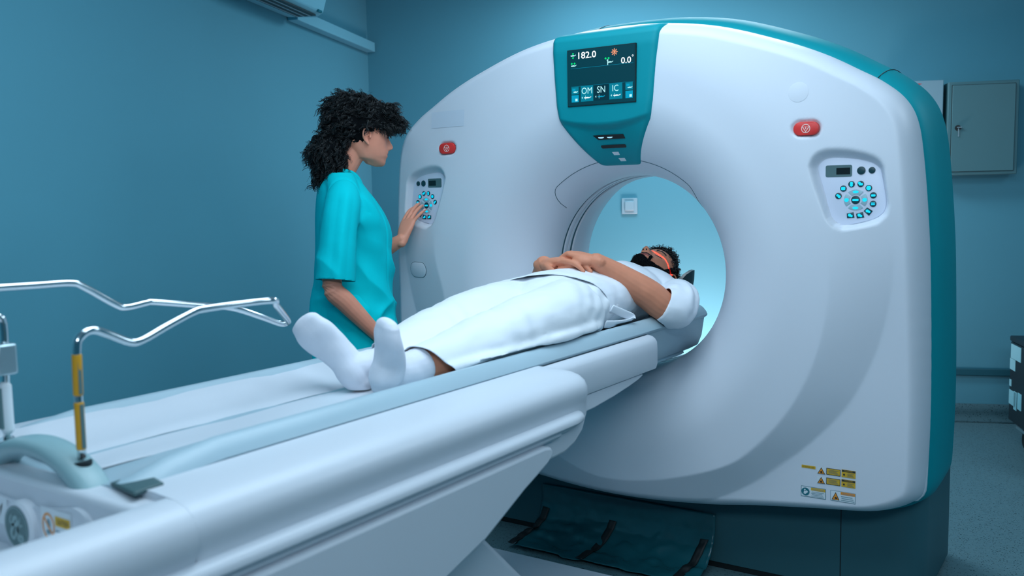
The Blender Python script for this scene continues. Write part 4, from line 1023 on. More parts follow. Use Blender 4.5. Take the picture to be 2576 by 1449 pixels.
def ellipsoid(g, c, r, n=20, m=14, R=None, mi=0):
    rings = []
    for a in np.linspace(0.12, PI-0.12, m):
        q = np.stack([r[0]*math.sin(a)*np.cos(np.arange(n)/n*2*PI), r[1]*math.sin(a)*np.sin(np.arange(n)/n*2*PI), np.full(n, r[2]*math.cos(a))], 1)
        if R is not None: q = q@np.asarray(R).T
        rings.append(q+np.asarray(c))
    loft(g, rings[::-1], mi=mi)
def hull_points(me, n, test=None):
    v, nn = mv(me), mn(me)
    idx = np.arange(len(v)) if test is None else np.nonzero(test(v, nn))[0]
    idx = rng.choice(idx, min(n, len(idx)), replace=False)
    return v[idx], nn[idx]

# ================================================================== the nurse, standing beside the table (own frame: x right, y forward, z up)
NAZ = math.radians(47); NX, NY = -0.918, -0.588
nr = thing('person', 'standing person in turquoise scrubs with dark curly tied hair, touching the control panel', 'person', (NX, NY, 0), NAZ-PI/2, local=True)
nf, nr_ = V3(math.cos(NAZ), math.sin(NAZ), 0), V3(math.sin(NAZ), -math.cos(NAZ), 0)
def toN(p): p = np.asarray(p, float)-[NX, NY, 0]; return np.array([p@nr_, p@nf, p[2]])
def dN(d): d = np.asarray(d, float); return np.array([d@nr_, d@nf, d[2]])
HC = V3(0, 0.075, 1.583)
ha, hb = math.radians(3), math.radians(11)          # head bowed a little, turned a little
Rx = np.array([[1,0,0],[0,math.cos(-ha),-math.sin(-ha)],[0,math.sin(-ha),math.cos(-ha)]]); Rz = np.array([[math.cos(hb),-math.sin(hb),0],[math.sin(hb),math.cos(hb),0],[0,0,1]])
TH = lambda q: np.asarray(q, float)@(Rz@Rx).T*0.97+HC
g = G()
head_mesh(g, TH)
tube(g, [(0, -0.035, 1.38), (0, -0.025, 1.44), (0, 0.006, 1.50), (0, 0.040, 1.555)], [(0.066, 0.058), (0.052, 0.052), (0.049, 0.052), (0.050, 0.055)], n=20, up=(0, 1, 0), k=5)
tube(g, [(0, 0, 0.86), (0, 0, 0.98), (0, 0.0, 1.10), (0, 0.01, 1.24), (0, 0.0, 1.34), (0, -0.02, 1.405)], [(0.15, 0.10), (0.145, 0.10), (0.12, 0.09), (0.135, 0.10), (0.14, 0.085), (0.07, 0.06)], n=24, up=(0, 1, 0), k=4)
tube(g, [(-0.125, -0.015, 1.355), (0, -0.02, 1.385), (0.125, -0.015, 1.355)], [0.042, 0.050, 0.042], n=16, k=4)
RE, RW = V3(0.240, -0.075, 1.055), V3(0.205, 0.085, 0.862)
tube(g, [(0.140, -0.02, 1.355), (0.195, -0.05, 1.20), RE, RE+(RW-RE)*0.35+[0.004, -0.006, 0], RW], [0.040, 0.040, 0.036, 0.036, 0.0245], n=16, k=5)
hand(g, RW, nrm(RW-RE)+[0, 0.1, -0.1], (-1, 0, -0.15), -1, curl=(22, 26, 28, 32), L=0.95)
LWw = V3(-0.858, -0.348, 1.192); LW = toN(LWw); LS = V3(-0.140, -0.01, 1.355); LE = V3(-0.205, 0.075, 1.105)
tube(g, [LS, (LS+LE)/2+[-0.012, -0.005, 0], LE, LE*0.6+LW*0.4, LW], [0.040, 0.040, 0.035, 0.033, 0.0235], n=16, k=5)
hd = dN((0.03, 0.50, 0.86)); hn = dN((0.06, 0.86, -0.50))
tipsL = hand(g, LW, hd, hn, 1, curl=(13, 10, 10, 6), spread=(2, -1, -6, -26), L=0.93, thumb=(22, 12))
for sx_ in (1, -1):
    tube(g, [(sx_*0.085, 0, 0.90), (sx_*0.090, 0.0, 0.70), (sx_*0.092, 0.01, 0.49), (sx_*0.092, -0.01, 0.28), (sx_*0.092, -0.02, 0.09)], [0.085, 0.072, 0.052, 0.045, 0.034], n=16, k=4)
    tube(g, [(sx_*0.092, -0.045, 0.045), (sx_*0.094, 0.02, 0.045), (sx_*0.098, 0.12, 0.034)], [(0.032, 0.034), (0.036, 0.034), (0.034, 0.020)], n=14, k=4)
me = remesh(g, 0.0026, 3, 0.45)
c = fcent(me); mi_ = np.zeros(len(c), int)
q = ((c-HC)/0.97)@(Rz@Rx)
mi_[(q[:,1] > 0.078) & (np.abs(q[:,0]) < 0.023) & (np.abs(q[:,2]+0.066) < 0.0085*(1-(np.abs(q[:,0])/0.026)**2))] = 1
me.polygons.foreach_set('material_index', mi_)
for m_ in (): pass
body = finish('body', me, ['skin_f', 'lip_f'], nr, smooth='all')
for tp, d, up_, dd in tipsL:
    Nn = nrm(hn); g = G(); tube(g, [tp-d*0.008-Nn*0.0052, tp+d*0.002-Nn*0.0046], [(0.0052, 0.0020), (0.0044, 0.0018)], n=10, up=Nn, k=1)
    obj('fingernail', g, 'nail', nr)
# eyelashes and brow stay under the fringe; trousers, shoes
g = G()
for sx_ in (1, -1):
    tube(g, [(sx_*0.088, 0, 0.93), (sx_*0.095, 0.0, 0.72), (sx_*0.098, 0.008, 0.48), (sx_*0.098, -0.008, 0.26), (sx_*0.098, -0.015, 0.10)], [0.105, 0.098, 0.085, 0.080, 0.078], n=20, k=5)
tube(g, [(0, 0, 0.84), (0, 0, 0.92), (0, 0, 1.02)], [(0.165, 0.12), (0.165, 0.118), (0.14, 0.11)], n=24, up=(0, 1, 0), k=3)
me = remesh(g, 0.007, 4); noise_disp(me, 0.006, 7, (1, 1, 0.5), 3.0); finish('trousers', me, 'scrub', nr, smooth='all')
for sx_ in (1, -1):
    g = G(); tube(g, [(sx_*0.094, -0.055, 0.042), (sx_*0.096, 0.02, 0.046), (sx_*0.100, 0.10, 0.036), (sx_*0.101, 0.150, 0.030)], [(0.036, 0.040), (0.041, 0.046), (0.042, 0.034), (0.030, 0.022)], n=16, k=4)
    me = remesh(g, 0.005, 3); v = mv(me); v[:,2] = np.maximum(v[:,2], 0.001); setv(me, v); finish('shoe', me, 'label_w', nr, smooth='all')
# tunic
g = G()
def ell(zc, cy, hw, hd, n=40, ex=2.3, cx=0.0):
    t = np.arange(n)/n*2*PI; c, s_ = np.cos(t), np.sin(t)
    return np.stack([cx+hw*np.sign(c)*np.abs(c)**(2/ex), cy+hd*np.sign(s_)*np.abs(s_)**(2/ex), np.full(n, zc)], 1)
TU = np.array([(0.74, 0.012, 0.205, 0.160), (0.85, 0.012, 0.197, 0.155), (0.95, 0.010, 0.165, 0.150), (1.05, 0.010, 0.148, 0.142), (1.14, 0.014, 0.148, 0.137), (1.22, 0.018, 0.156, 0.138), (1.28, 0.012, 0.172, 0.130), (1.34, -0.002, 0.168, 0.112), (1.385, -0.015, 0.150, 0.092), (1.415, -0.022, 0.112, 0.078), (1.440, -0.026, 0.080, 0.066), (1.452, -0.027, 0.072, 0.062)])
TU = catmull(TU, 4)
loft(g, [ell(z, cy, hw, hd) for z, cy, hw, hd in TU])
for pts in ([(0.125, -0.018, 1.368), (0.172, -0.028, 1.320), (0.206, -0.045, 1.22), (0.232, -0.064, 1.062)], [(-0.125, -0.016, 1.368), (-0.172, -0.010, 1.320), (-0.192, 0.018, 1.23), (-0.205, 0.05, 1.15)]):
    tube(g, pts, [(0.064, 0.058), (0.068, 0.064), (0.066, 0.066), (0.064, 0.070)], n=22, up=(0, 1, 0), k=5, caps=False)
tube(g, [(-0.13, -0.018, 1.372), (-0.06, -0.024, 1.412), (0.06, -0.024, 1.412), (0.13, -0.018, 1.372)], [(0.058, 0.056)]*4, n=18, up=(0, 0, 1), k=3)
me = remesh(g, 0.0055, 6)
def folds(v):
    return np.clip((1.40-v[:,2])/0.2, 0.15, 1)
noise_disp(me, 0.009, 6.5, (1.0, 1.0, 0.45), 1.0, folds); noise_disp(me, 0.0035, 17, (1.2, 1.2, 0.5), 8.0, folds)
v, n_ = mv(me), mn(me)
wob = np.array([noise.noise(Vector(p*6)) for p in v]); wob2 = np.array([noise.noise(Vector(p*11+Vector((4, 1, 7)))) for p in v])
ridge = lambda ph: 1-np.abs(np.sin(ph))            # sharp crests, soft valleys
body = smoothstep(0.175, 0.15, np.abs(v[:,0]))
up_ = lambda z0, s: np.exp(-((v[:,2]-z0)/s)**2)
d = ridge((v[:,2]*1.0+v[:,1]*1.5)*17+wob*2.4)*0.017*up_(1.06, 0.12)*smoothstep(-0.02, 0.06, v[:,1])*body       # pull from bust to hip
d += ridge((v[:,2]*1.0-v[:,1]*0.7)*15+wob2*2.6)*0.014*up_(0.93, 0.10)*body
d += ridge(v[:,1]*24+wob*1.8)*0.013*smoothstep(1.02, 0.84, v[:,2])*body                                       # hanging folds at the hem
sl = smoothstep(0.155, 0.185, v[:,0])*smoothstep(1.40, 1.34, v[:,2])
ya = np.interp(v[:,2], [1.06, 1.22, 1.32, 1.37], [-0.064, -0.045, -0.028, -0.02])
d += sl*0.0110*np.maximum(0, 1-np.abs(v[:,1]-ya-0.006)/0.026)                                                # pressed crease down the sleeve
d += sl*ridge((v[:,2]*1.0+(v[:,1]-ya)*1.1)*20+wob*2.2)*0.010*np.clip(1-(v[:,2]-1.06)/0.26, 0.15, 1)*smoothstep(0.012, -0.03, v[:,1]-ya-0.012)
d += ridge((v[:,1]*1.0+(v[:,2]-1.3)*0.5)*26+wob2*1.6)*0.011*up_(1.30, 0.06)*smoothstep(0.10, 0.15, np.abs(v[:,0]))*smoothstep(0.2, 0.17, np.abs(v[:,0]))
seam = np.exp(-((v[:,0]-0.085-0.10*np.clip(1.36-v[:,2], 0, 0.12)*0.4)/0.0035)**2)*(v[:,1] > 0.03)*(v[:,2] < 1.36)
arm_ = np.exp(-((v[:,0]-0.152-0.03*(1.40-v[:,2]))/0.004)**2)*(v[:,2] > 1.30)
setv(me, v+n_*(d-0.0050*seam-0.0040*arm_)[:,None])
c = fcent(me); nn_ = np.array([p.normal[:] for p in me.polygons])
neck = (c[:,2] > 1.447) | ((c[:,1] > 0.012) & (np.abs(c[:,0]) < (c[:,2]-1.378)*0.62))
slR = (np.linalg.norm(c-V3(0.2165, -0.066, 1.045), axis=1) < 0.10) & (c[:,2] < 1.058) & (c[:,0] > 0.135)
cR = c@nrm(V3(0.016, -0.017, -0.135)) > V3(0.212, -0.062, 1.088)@nrm(V3(0.016, -0.017, -0.135))+0.004
cut = cR & (c[:,0] > 0.13) & (c[:,2] > 0.98) & (np.linalg.norm(c-V3(0.214, -0.064, 1.06), axis=1) < 0.105) & (nn_[:,2] < -0.3)
hem = (c[:,2] < 0.742)
drop_faces(me, neck)
cut_plane(me, (0, 0, 0.742), (0, 0, -1))
cut_plane(me, (0.231, -0.063, 1.070), (0.14, -0.10, -1.0), (0.232, -0.064, 1.06), 0.112, None, lambda p: p.x > 0.158)
cut_plane(me, (-0.205, 0.052, 1.140), (-0.05, 0.15, -1.0), (-0.208, 0.055, 1.12), 0.10, None, lambda p: p.x < -0.162)
finish('scrub_tunic', me, 'scrub', nr, smooth='all', solid=0.0025)
g = G()   # collar band
rings_ = []
for t in np.linspace(-0.15, 1.15, 60):
    a = -PI/2 + t*2*PI
    pass
tube(g, [(0.006, 0.062, 1.388), (0.030, 0.045, 1.424), (0.050, 0.020, 1.446), (0.068, -0.014, 1.454), (0.058, -0.062, 1.457), (0, -0.089, 1.459), (-0.058, -0.062, 1.457), (-0.068, -0.014, 1.454), (-0.050, 0.020, 1.446), (-0.030, 0.045, 1.424), (-0.006, 0.062, 1.388)], [(0.0040, 0.009)]*11, n=10, k=5, up=(0, 0, 1)); obj('collar', g, 'scrub', nr, smooth='all')
g = G(); tube(g, [(0.000, 0.052, 1.392), (0.020, 0.045, 1.410), (0.034, 0.034, 1.424)], [(0.004, 0.012), (0.004, 0.014), (0.004, 0.008)], n=10, k=4); obj('undershirt_edge', g, 'scrub_dk', nr)
# hair: full curly crown, fringe and a low bunch at the nape
g = G()
hq = lambda *p: TH(np.array([p]))[0]
RH = Rz@Rx
inH = lambda v: ((v-HC)/0.97)@RH
ellipsoid(g, hq(0, -0.022, 0.052), (0.088, 0.118, 0.096), R=RH)
ellipsoid(g, hq(0, -0.062, 0.066), (0.084, 0.092, 0.084), R=RH)
ellipsoid(g, hq(0, 0.050, 0.080), (0.074, 0.062, 0.048), R=RH)
ellipsoid(g, hq(0, 0.098, 0.058), (0.062, 0.036, 0.034), R=RH)
ellipsoid(g, hq(0, -0.090, 0.005), (0.066, 0.050, 0.070), R=RH)
PT = [hq(0, -0.118, -0.035), hq(0, -0.142, -0.078), hq(0, -0.142, -0.125)]
ellipsoid(g, PT[0], (0.056, 0.052, 0.058)); ellipsoid(g, PT[1], (0.068, 0.064, 0.075)); ellipsoid(g, PT[2], (0.056, 0.052, 0.070))
ellipsoid(g, hq(0, -0.128, -0.180), (0.040, 0.038, 0.040))
me = remesh(g, 0.0055, 2)
noise_disp(me, 0.009, 22, (1, 1, 1), 2.0); noise_disp(me, 0.006, 60, (1, 1, 1), 9.0); noise_disp(me, 0.003, 130, (1, 1, 1), 5.0)
qc = inH(fcent(me))
drop_faces(me, ((qc[:,2] < 0.030) & (qc[:,1] > 0.012) & (qc[:,2] > -0.14)) | ((qc[:,2] < 0.012) & (qc[:,2] > -0.14) & (qc[:,1] > -0.022)))
P_, N_ = hull_points(me, 1150)
finish('hair', me, ['hair_core'], nr, smooth='all')
g = G()
def lock(p, d, L_, amp, turns, n, r, spread, grav=0.15):
    """one curl: several strands winding together"""
    d = nrm(d); u = nrm(np.cross(d, V3(0.31, 0.52, 0.79))); w_ = np.cross(d, u); f0 = random.random()*6.28; sg = random.choice((-1, 1))
    t = np.linspace(0, 1, 15); env = np.minimum(1, t*3)
    for k in range(n):
        o = rng.normal(0, spread, 3); ff = f0+rng.normal(0, 0.22); am = amp*(0.8+0.4*random.random()); LL = L_*(0.75+0.4*random.random())
        pts = p+o+np.outer(t*LL, d)+np.outer(env*am*np.cos(ff+sg*turns*6.28*t), u)+np.outer(env*am*np.sin(ff+sg*turns*6.28*t), w_)
        pts[:,2] -= grav*t*t*LL
        tube(g, pts, r*(1-0.6*t)*(0.7+0.6*random.random()), n=3, k=1, up=u+0.01, caps=False)
for p, n_, q in zip(P_, N_, inH(P_)):
    if (q[2] < 0.034 and q[1] > -0.02) or (q[2] < 0.0 and q[1] > -0.050): continue
    back = q[1] < -0.075 and q[2] < 0.0
    fl = V3(0, -0.75, -0.35)@RH.T if not back else V3(0, -0.2, -0.9)
    if q[1] > 0.035: fl = (RH@V3(0, 0.85, -0.35))
    t_ = fl-n_*(fl@n_); d = nrm(nrm(t_)+n_*(0.10 if not back else 0.20)+rng.normal(0, 0.20, 3))
    lock(p-n_*0.001, d, 0.036+0.022*random.random(), 0.0062, 1.0+0.6*random.random(), 7, 0.0012, 0.0018, 0.03)
for i in range(60):      # fringe
    x = random.uniform(-0.062, 0.068); p = hq(x, 0.100-0.9*x*x*4+random.uniform(-0.02, 0.02), 0.056+random.uniform(-0.018, 0.022))
    lock(p, RH@nrm(V3(random.uniform(-0.2, 0.2), 0.75, random.uniform(-0.75, -0.15))), random.uniform(0.026, 0.042), 0.0055, 1.2, 8, 0.0012, 0.0025, 0.15)
for i in range(46):      # temples, down to the end of the brow
    s_ = 1 if i % 3 else -1
    p = hq(s_*random.uniform(0.050, 0.072), random.uniform(0.012, 0.080), random.uniform(0.030, 0.050))
    lock(p, RH@nrm(V3(0.1*s_, 0.45, -0.75)+rng.normal(0, 0.2, 3)), random.uniform(0.018, 0.030), 0.004, 1.0, 7, 0.0012, 0.0022, 0.1)
for i in range(30):      # locks falling over the brow and eye
    s_ = 1 if i % 3 else -1
    p = hq(s_*random.uniform(0.022, 0.058), random.uniform(0.080, 0.096)-0.25*0.04, random.uniform(0.022, 0.042))
    lock(p, RH@nrm(V3(0.05*s_, random.uniform(0.2, 0.45), -1.0)+rng.normal(0, 0.10, 3)), random.uniform(0.018, 0.032), 0.004, 0.9, 7, 0.0011, 0.0022, 0.0)
for s_ in (1, -1):       # lashes
    tube(g, [hq(s_*x, y, z) for x, y, z in ((0.022, 0.080, -0.003), (0.030, 0.0845, -0.0045), (0.038, 0.081, -0.0045), (0.045, 0.074, -0.002))], 0.0013, n=5, k=3)
for i in range(90):      # stray flyaways round the outline
    j = rng.integers(len(P_)); p, n_ = P_[j], N_[j]
    if inH(p[None])[0][2] < 0.03 and inH(p[None])[0][1] > -0.03: continue
    lock(p-n_*0.003, nrm(n_+rng.normal(0, 0.6, 3)), random.uniform(0.025, 0.05), 0.006, 1.1, 1, 0.0006, 0.001, 0.2)
obj('hair_curls', g, 'hair', nr, smooth='all')

# ================================================================== the patient, on his back on the cradle (world frame, head towards +Y)
pt = thing('person', 'bearded person in white lying on the table with hands folded on the belly', 'person', (0, -0.7, 0.9))
PH = V3(0.005, 0.078, 1.046)
pa = math.radians(4)
RP = np.array([[-1, 0, 0], [0, 0, 1], [0, 1, 0]], float)     # head frame -> world: right=-X, forward=+Z, up=+Y
RP = np.array([[1,0,0],[0,math.cos(pa),-math.sin(pa)],[0,math.sin(pa),math.cos(pa)]])@RP
TP = lambda q: np.asarray(q, float)@RP.T+PH
g = G(); head_mesh(g, TP, male=True)
UPZ = (0, 0, 1)
tube(g, [(0, -0.16, 0.995), (0, -0.10, 0.998), (0, -0.05, 1.012), (0, 0.03, 1.02)], [(0.075, 0.060), (0.060, 0.056), (0.058, 0.060), (0.056, 0.060)], n=20, up=UPZ, k=4)
tube(g, [(0, -0.13, 0.99), (0, -0.22, 0.997), (0, -0.36, 1.0), (0, -0.50, 1.0), (0, -0.64, 0.99), (0, -0.74, 0.985)], [(0.12, 0.062), (0.155, 0.085), (0.150, 0.090), (0.140, 0.085), (0.15, 0.08), (0.12, 0.06)], n=26, up=UPZ, k=4)
# near arm (his left)
NS, NE, NW = V3(0.165, -0.095, 1.000), V3(0.250, -0.315, 0.968), V3(0.078, -0.492, 1.138)
tube(g, [(0.08, -0.13, 0.990), NS+[0, 0, -0.012], (NS+NE)/2+[0.012, 0, 0], NE, NE+(NW-NE)*0.30+[0.010, -0.006, 0.004], NE+(NW-NE)*0.65+[0.003, 0, 0.004], NW], [0.050, 0.052, 0.050, 0.049, 0.050, 0.040, 0.0270], n=18, k=5)
hand(g, NW, (-0.97, 0.06, 0.19), (-0.15, -0.05, -1), 1, curl=(47, 50, 52, 54), spread=(2, 0, -2, -5), L=1.04, thumb=(14, 34), knuck=(1.0, 0.72, 0.35))
FS_, FE, FW = V3(-0.165, -0.095, 1.000), V3(-0.245, -0.33, 0.975), V3(-0.115, -0.500, 1.124)
tube(g, [(-0.08, -0.13, 0.995), FS_, (FS_+FE)/2+[-0.012, 0, 0], FE, FE+(FW-FE)*0.3, FE+(FW-FE)*0.65, FW], [0.055, 0.060, 0.052, 0.045, 0.046, 0.038, 0.029], n=18, k=5)
hand(g, FW, (0.99, -0.05, 0.13), (0.10, 0.0, -1), -1, curl=(16, 16, 18, 20), spread=(3, 0, -4, -9), L=1.04, thumb=(40, 18))
# legs
LEGN = [(0.085, -0.68, 0.985), (0.105, -0.88, 0.985), (0.108, -1.08, 0.968), (0.100, -1.26, 0.953), (0.088, -1.44, 0.940), (0.088, -1.535, 0.930)]
LEGF = [(-0.085, -0.68, 0.985), (-0.095, -0.88, 0.985), (-0.080, -1.08, 0.972), (-0.050, -1.26, 0.955), (-0.015, -1.43, 0.940), (-0.002, -1.50, 0.930)]
for L_ in (LEGN, LEGF): tube(g, L_, [0.082, 0.072, 0.056, 0.052, 0.036, 0.030], n=18, k=5)
def foot(g, heel, toe, ex=0.0, up_=(0, 1, 0)):
    h, t = np.asarray(heel, float), np.asarray(toe, float)
    P = [h+(t-h)*k for k in (-0.02, 0.12, 0.35, 0.62, 0.82, 0.97)]
    off = [0, 0.004, 0.016, 0.012, 0.004, 0.004]
    P = [p+np.array([0, o, 0]) for p, o in zip(P, off)]
    R = np.array([(0.026, 0.026), (0.034, 0.036), (0.034, 0.036), (0.042, 0.027), (0.046, 0.022), (0.038, 0.018)])
    R = R+[[0 if i == 0 else ex, ex] for i in range(6)]
    tube(g, P, R, n=20, up=up_, k=5, e=2.3)
    return P
FN = ((0.100, -1.555, 0.922), (0.129, -1.570, 1.066)); FF = ((0.000, -1.525, 0.915), (-0.096, -1.610, 1.064)); UN, UF = (0.40, 1, 0.1), (-0.42, 0.9, 0.2)
foot(g, *FN, ex=-0.009, up_=UN); foot(g, *FF, ex=-0.009, up_=UF)
me = remesh(g, 0.0028, 3, 0.45)
c = fcent(me); q = (c-PH)@RP; mi_ = np.zeros(len(c), int)
mi_[(q[:,1] > 0.078) & (np.abs(q[:,0]) < 0.025) & (q[:,2] < -0.0585) & (q[:,2] > -0.0765+0.3*np.abs(q[:,0])*0.3)] = 1
me.polygons.foreach_set('material_index', mi_)
pbody = finish('body', me, ['skin_m', 'lip_m'], pt, smooth='all')
# beard, moustache, brows: grown from the face surface
import bmesh
def patch_from(me, sel, off, amp, name, m, parent):
    b = bmesh.new(); b.from_mesh(me); b.faces.ensure_lookup_table()
    bmesh.ops.delete(b, geom=[b.faces[i] for i in np.nonzero(~sel)[0]], context='FACES')
    m2 = bpy.data.meshes.new(name); b.to_mesh(m2); b.free()
    v, n_ = mv(m2), mn(m2)
    bnd = np.zeros(len(v), bool)
    cnt = {}
    for p in m2.polygons:
        for e in p.edge_keys: cnt[e] = cnt.get(e, 0)+1
    for e, k in cnt.items():
        if k == 1: bnd[e[0]] = bnd[e[1]] = True
    d = np.array([off+amp*noise.noise(Vector(p*170)) + amp*noise.noise(Vector(p*420)) for p in v]); d[bnd] = -0.0008
    setv(m2, v+n_*d[:,None]); m2.materials.clear(); m2.polygons.foreach_set('material_index', [0]*len(m2.polygons))
    o_ = finish(name, m2, m, parent, smooth='all')
    if name == 'beard':
        P2, N2 = hull_points(m2, 1500); g2 = G()
        for p, n_ in zip(P2, N2):
            d2 = nrm(n_+V3(0, -0.7, -0.2)+rng.normal(0, 0.35, 3)); t2 = np.linspace(0, 1, 4)[:, None]
            tube(g2, p-n_*0.001+t2*d2*0.0065+t2*t2*V3(0, -0.001, -0.002), np.array([0.0005, 0.0005, 0.0004, 0.00015]), n=3, k=1, caps=False)
        obj('beard_hairs', g2, 'hair', parent, smooth='all')
    return o_
ax_ = np.abs(q[:,0])
inhead = (np.abs(q[:,0]) < 0.085) & (q[:,2] > -0.165) & (q[:,2] < 0.12) & (np.abs(q[:,1]) < 0.13)
jawline = np.interp(ax_, [0, 0.018, 0.026, 0.034, 0.05, 0.062, 0.08], [-0.091, -0.091, -0.089, -0.082, -0.060, -0.032, 0.022])
beard = inhead & (q[:,2] < jawline) & (q[:,1] > np.interp(q[:,2], [-0.16, -0.12, -0.09, -0.05, 0.0], [0.12, 0.02, -0.005, 0.006, 0.004])) & (q[:,2] > -0.135)
side = inhead & (ax_ > 0.055) & (q[:,2] > -0.05) & (q[:,2] < 0.03) & (q[:,1] > 0.004) & (q[:,1] < 0.026)
mous = inhead & (q[:,1] > 0.078) & (ax_ < 0.032) & (q[:,2] < -0.0505-0.10*ax_*0) & (q[:,2] > -0.0590-0.35*np.maximum(ax_-0.012, 0)) & (q[:,2] < -0.051-0.2*np.maximum(ax_-0.010, 0))
loop = inhead & (q[:,1] > 0.06) & (ax_ > 0.026) & (ax_ < 0.036) & (q[:,2] < -0.054) & (q[:,2] > -0.085)
patch_from(me, beard | side | loop, 0.0020, 0.0008, 'beard', 'hair_core', pt)
patch_from(me, mous, 0.0018, 0.0008, 'moustache', 'hair', pt)
brow = inhead & (q[:,1] > 0.055) & (ax_ > 0.012) & (ax_ < 0.052) & (np.abs(q[:,2]-(0.0225+0.006*np.sin(np.clip((ax_-0.012)/0.04, 0, 1)*2.2))) < 0.0042)
for s0 in (1, -1): patch_from(me, brow & (q[:,0]*s0 > 0), 0.0020, 0.0010, 'eyebrow', 'hair', pt)
qv = (mv(me)-PH)@RP
def face_pt(x, z, lift=0.0):
    k = (np.abs(qv[:,0]-x) < 0.003) & (np.abs(qv[:,2]-z) < 0.003) & (qv[:,1] > 0.03)
    return TP(np.array([[x, qv[k, 1].max()+lift, z]]))[0]
for s0 in (1, -1):
    g = G(); tube(g, [face_pt(s0*x, z, -0.0002) for x, z in ((0.019, -0.003), (0.026, -0.0065), (0.034, -0.0075), (0.041, -0.0055), (0.047, -0.001))], np.array([0.0007, 0.0013, 0.0015, 0.0014, 0.0007]), n=6, k=3); obj('eyelash', g, 'hair', pt, smooth='all')
    g = G(); ellipsoid(g, face_pt(s0*0.0070, -0.0485, -0.0020), (0.0026, 0.0028, 0.0034), n=10, m=7); obj('nostril', g, 'black', pt)
g = G()
pq = lambda *p: TP(np.array([p]))[0]
ellipsoid(g, pq(0, -0.020, 0.050), (0.082, 0.106, 0.078), R=RP); ellipsoid(g, pq(0, -0.040, 0.010), (0.080, 0.072, 0.080), R=RP); ellipsoid(g, pq(0, 0.034, 0.083), (0.068, 0.060, 0.044), R=RP); ellipsoid(g, pq(0, 0.0, 0.045), (0.086, 0.050, 0.060), R=RP)
me = remesh(g, 0.005, 2); noise_disp(me, 0.008, 40, (1, 1, 1), 4.0)
c = fcent(me); qc = (c-PH)@RP
drop_faces(me, (qc[:,2] < np.interp(qc[:,1], [-0.02, 0.0, 0.03, 0.07, 0.1], [-0.050, -0.02, 0.020, 0.046, 0.060])) & (qc[:,1] > -0.016))
v = mv(me); v[:,2] = np.maximum(v[:,2], 0.936); setv(me, v); P_, N_ = hull_points(me, 1500, lambda v, n: v[:,2] > 0.962); finish('hair', me, 'hair_core', pt, smooth='all')
g = G(); qp = (P_-PH)@RP; ok_ = ~((qp[:,2] < 0.022) & (qp[:,1] > 0.0))
P_, N_ = P_[ok_], N_[ok_]
curls(g, P_-N_*0.002, [nrm(n_+rng.normal(0, 0.7, 3)) for n_ in N_], 0.010+0.009*rng.random(len(P_)), 0.0013+0.0007*rng.random(len(P_)), 0.0034, 1.3, n=12, sides=4)
obj('hair_curls', g, 'hair', pt, smooth='all')

# socks
for nm, (h, t), leg, upd in (('near', FN, LEGN, UN), ('far', FF, LEGF, UF)):
    g = G(); foot(g, h, t, ex=0.002, up_=upd)
    h_, t_ = np.array(h), np.array(t); L_ = np.array(leg)
    a0 = L_[-1]; a1 = L_[-2]; dirn = nrm(a1-a0)
    p_end = a0+dirn*0.135
    tube(g, [h_+(t_-h_)*0.22+[0, 0.0, 0], a0+dirn*0.02+[0, 0, 0.012], a0+dirn*0.07+[0, 0, 0.004], p_end], [0.036, 0.043, 0.044, 0.046], n=20, k=4, caps=False)
    # toes pressing through the toe cap
    ax3 = nrm(t_-h_); sd = nrm(np.cross(ax3, upd)); s0 = -1 if nm == 'near' else -1
    for k in range(5):
        b = (-0.030+0.0150*k)*s0; p = t_+sd*b*0.85+ax3*(-0.004-0.0030*k)+[0, -0.001, 0]
        tube(g, [p-ax3*0.030, p], [(0.011 if k else 0.012), (0.0095 if k else 0.0105)], n=10, k=1)
    me = remesh(g, 0.0032, 5, 0.5); noise_disp(me, 0.0022, 28, (1, 1, 1), 3.3)
    cut_plane(me, p_end-dirn*0.004, dirn, p_end, 0.075)
    so_ = finish('sock', me, 'sock', pt, smooth='all', solid=0.002)

# trousers
g = G()
def off(L_, dx): return [np.array(p)+[dx, 0, 0] for p in L_]
tube(g, [(0.082, -0.66, 0.995), (0.105, -0.86, 0.995), (0.112, -1.06, 0.983), (0.108, -1.22, 0.967), (0.098, -1.335, 0.953), (0.092, -1.395, 0.949), (0.090, -1.47, 0.947)], [(0.112, 0.100), (0.108, 0.090), (0.096, 0.076), (0.084, 0.064), (0.070, 0.056), (0.062, 0.051), (0.060, 0.050)], n=26, up=UPZ, k=5, caps=False)
tube(g, [(-0.082, -0.66, 0.995), (-0.095, -0.86, 0.995), (-0.082, -1.06, 0.985), (-0.055, -1.22, 0.970), (-0.028, -1.33, 0.958), (-0.014, -1.38, 0.953), (-0.004, -1.44, 0.950)], [(0.112, 0.100), (0.104, 0.090), (0.092, 0.074), (0.082, 0.064), (0.072, 0.058), (0.066, 0.055), (0.062, 0.052)], n=26, up=UPZ, k=5, caps=False)
tube(g, [(0, -0.44, 1.005), (0, -0.56, 1.003), (0, -0.68, 1.000), (0, -0.76, 0.990)], [(0.168, 0.100), (0.178, 0.103), (0.180, 0.100), (0.16, 0.085)], n=30, up=UPZ, k=4)
tube(g, [(0, -0.75, 0.975), (0.01, -0.95, 0.965), (0.02, -1.15, 0.945)], [(0.09, 0.06), (0.06, 0.045), (0.03, 0.03)], n=16, up=UPZ, k=3)
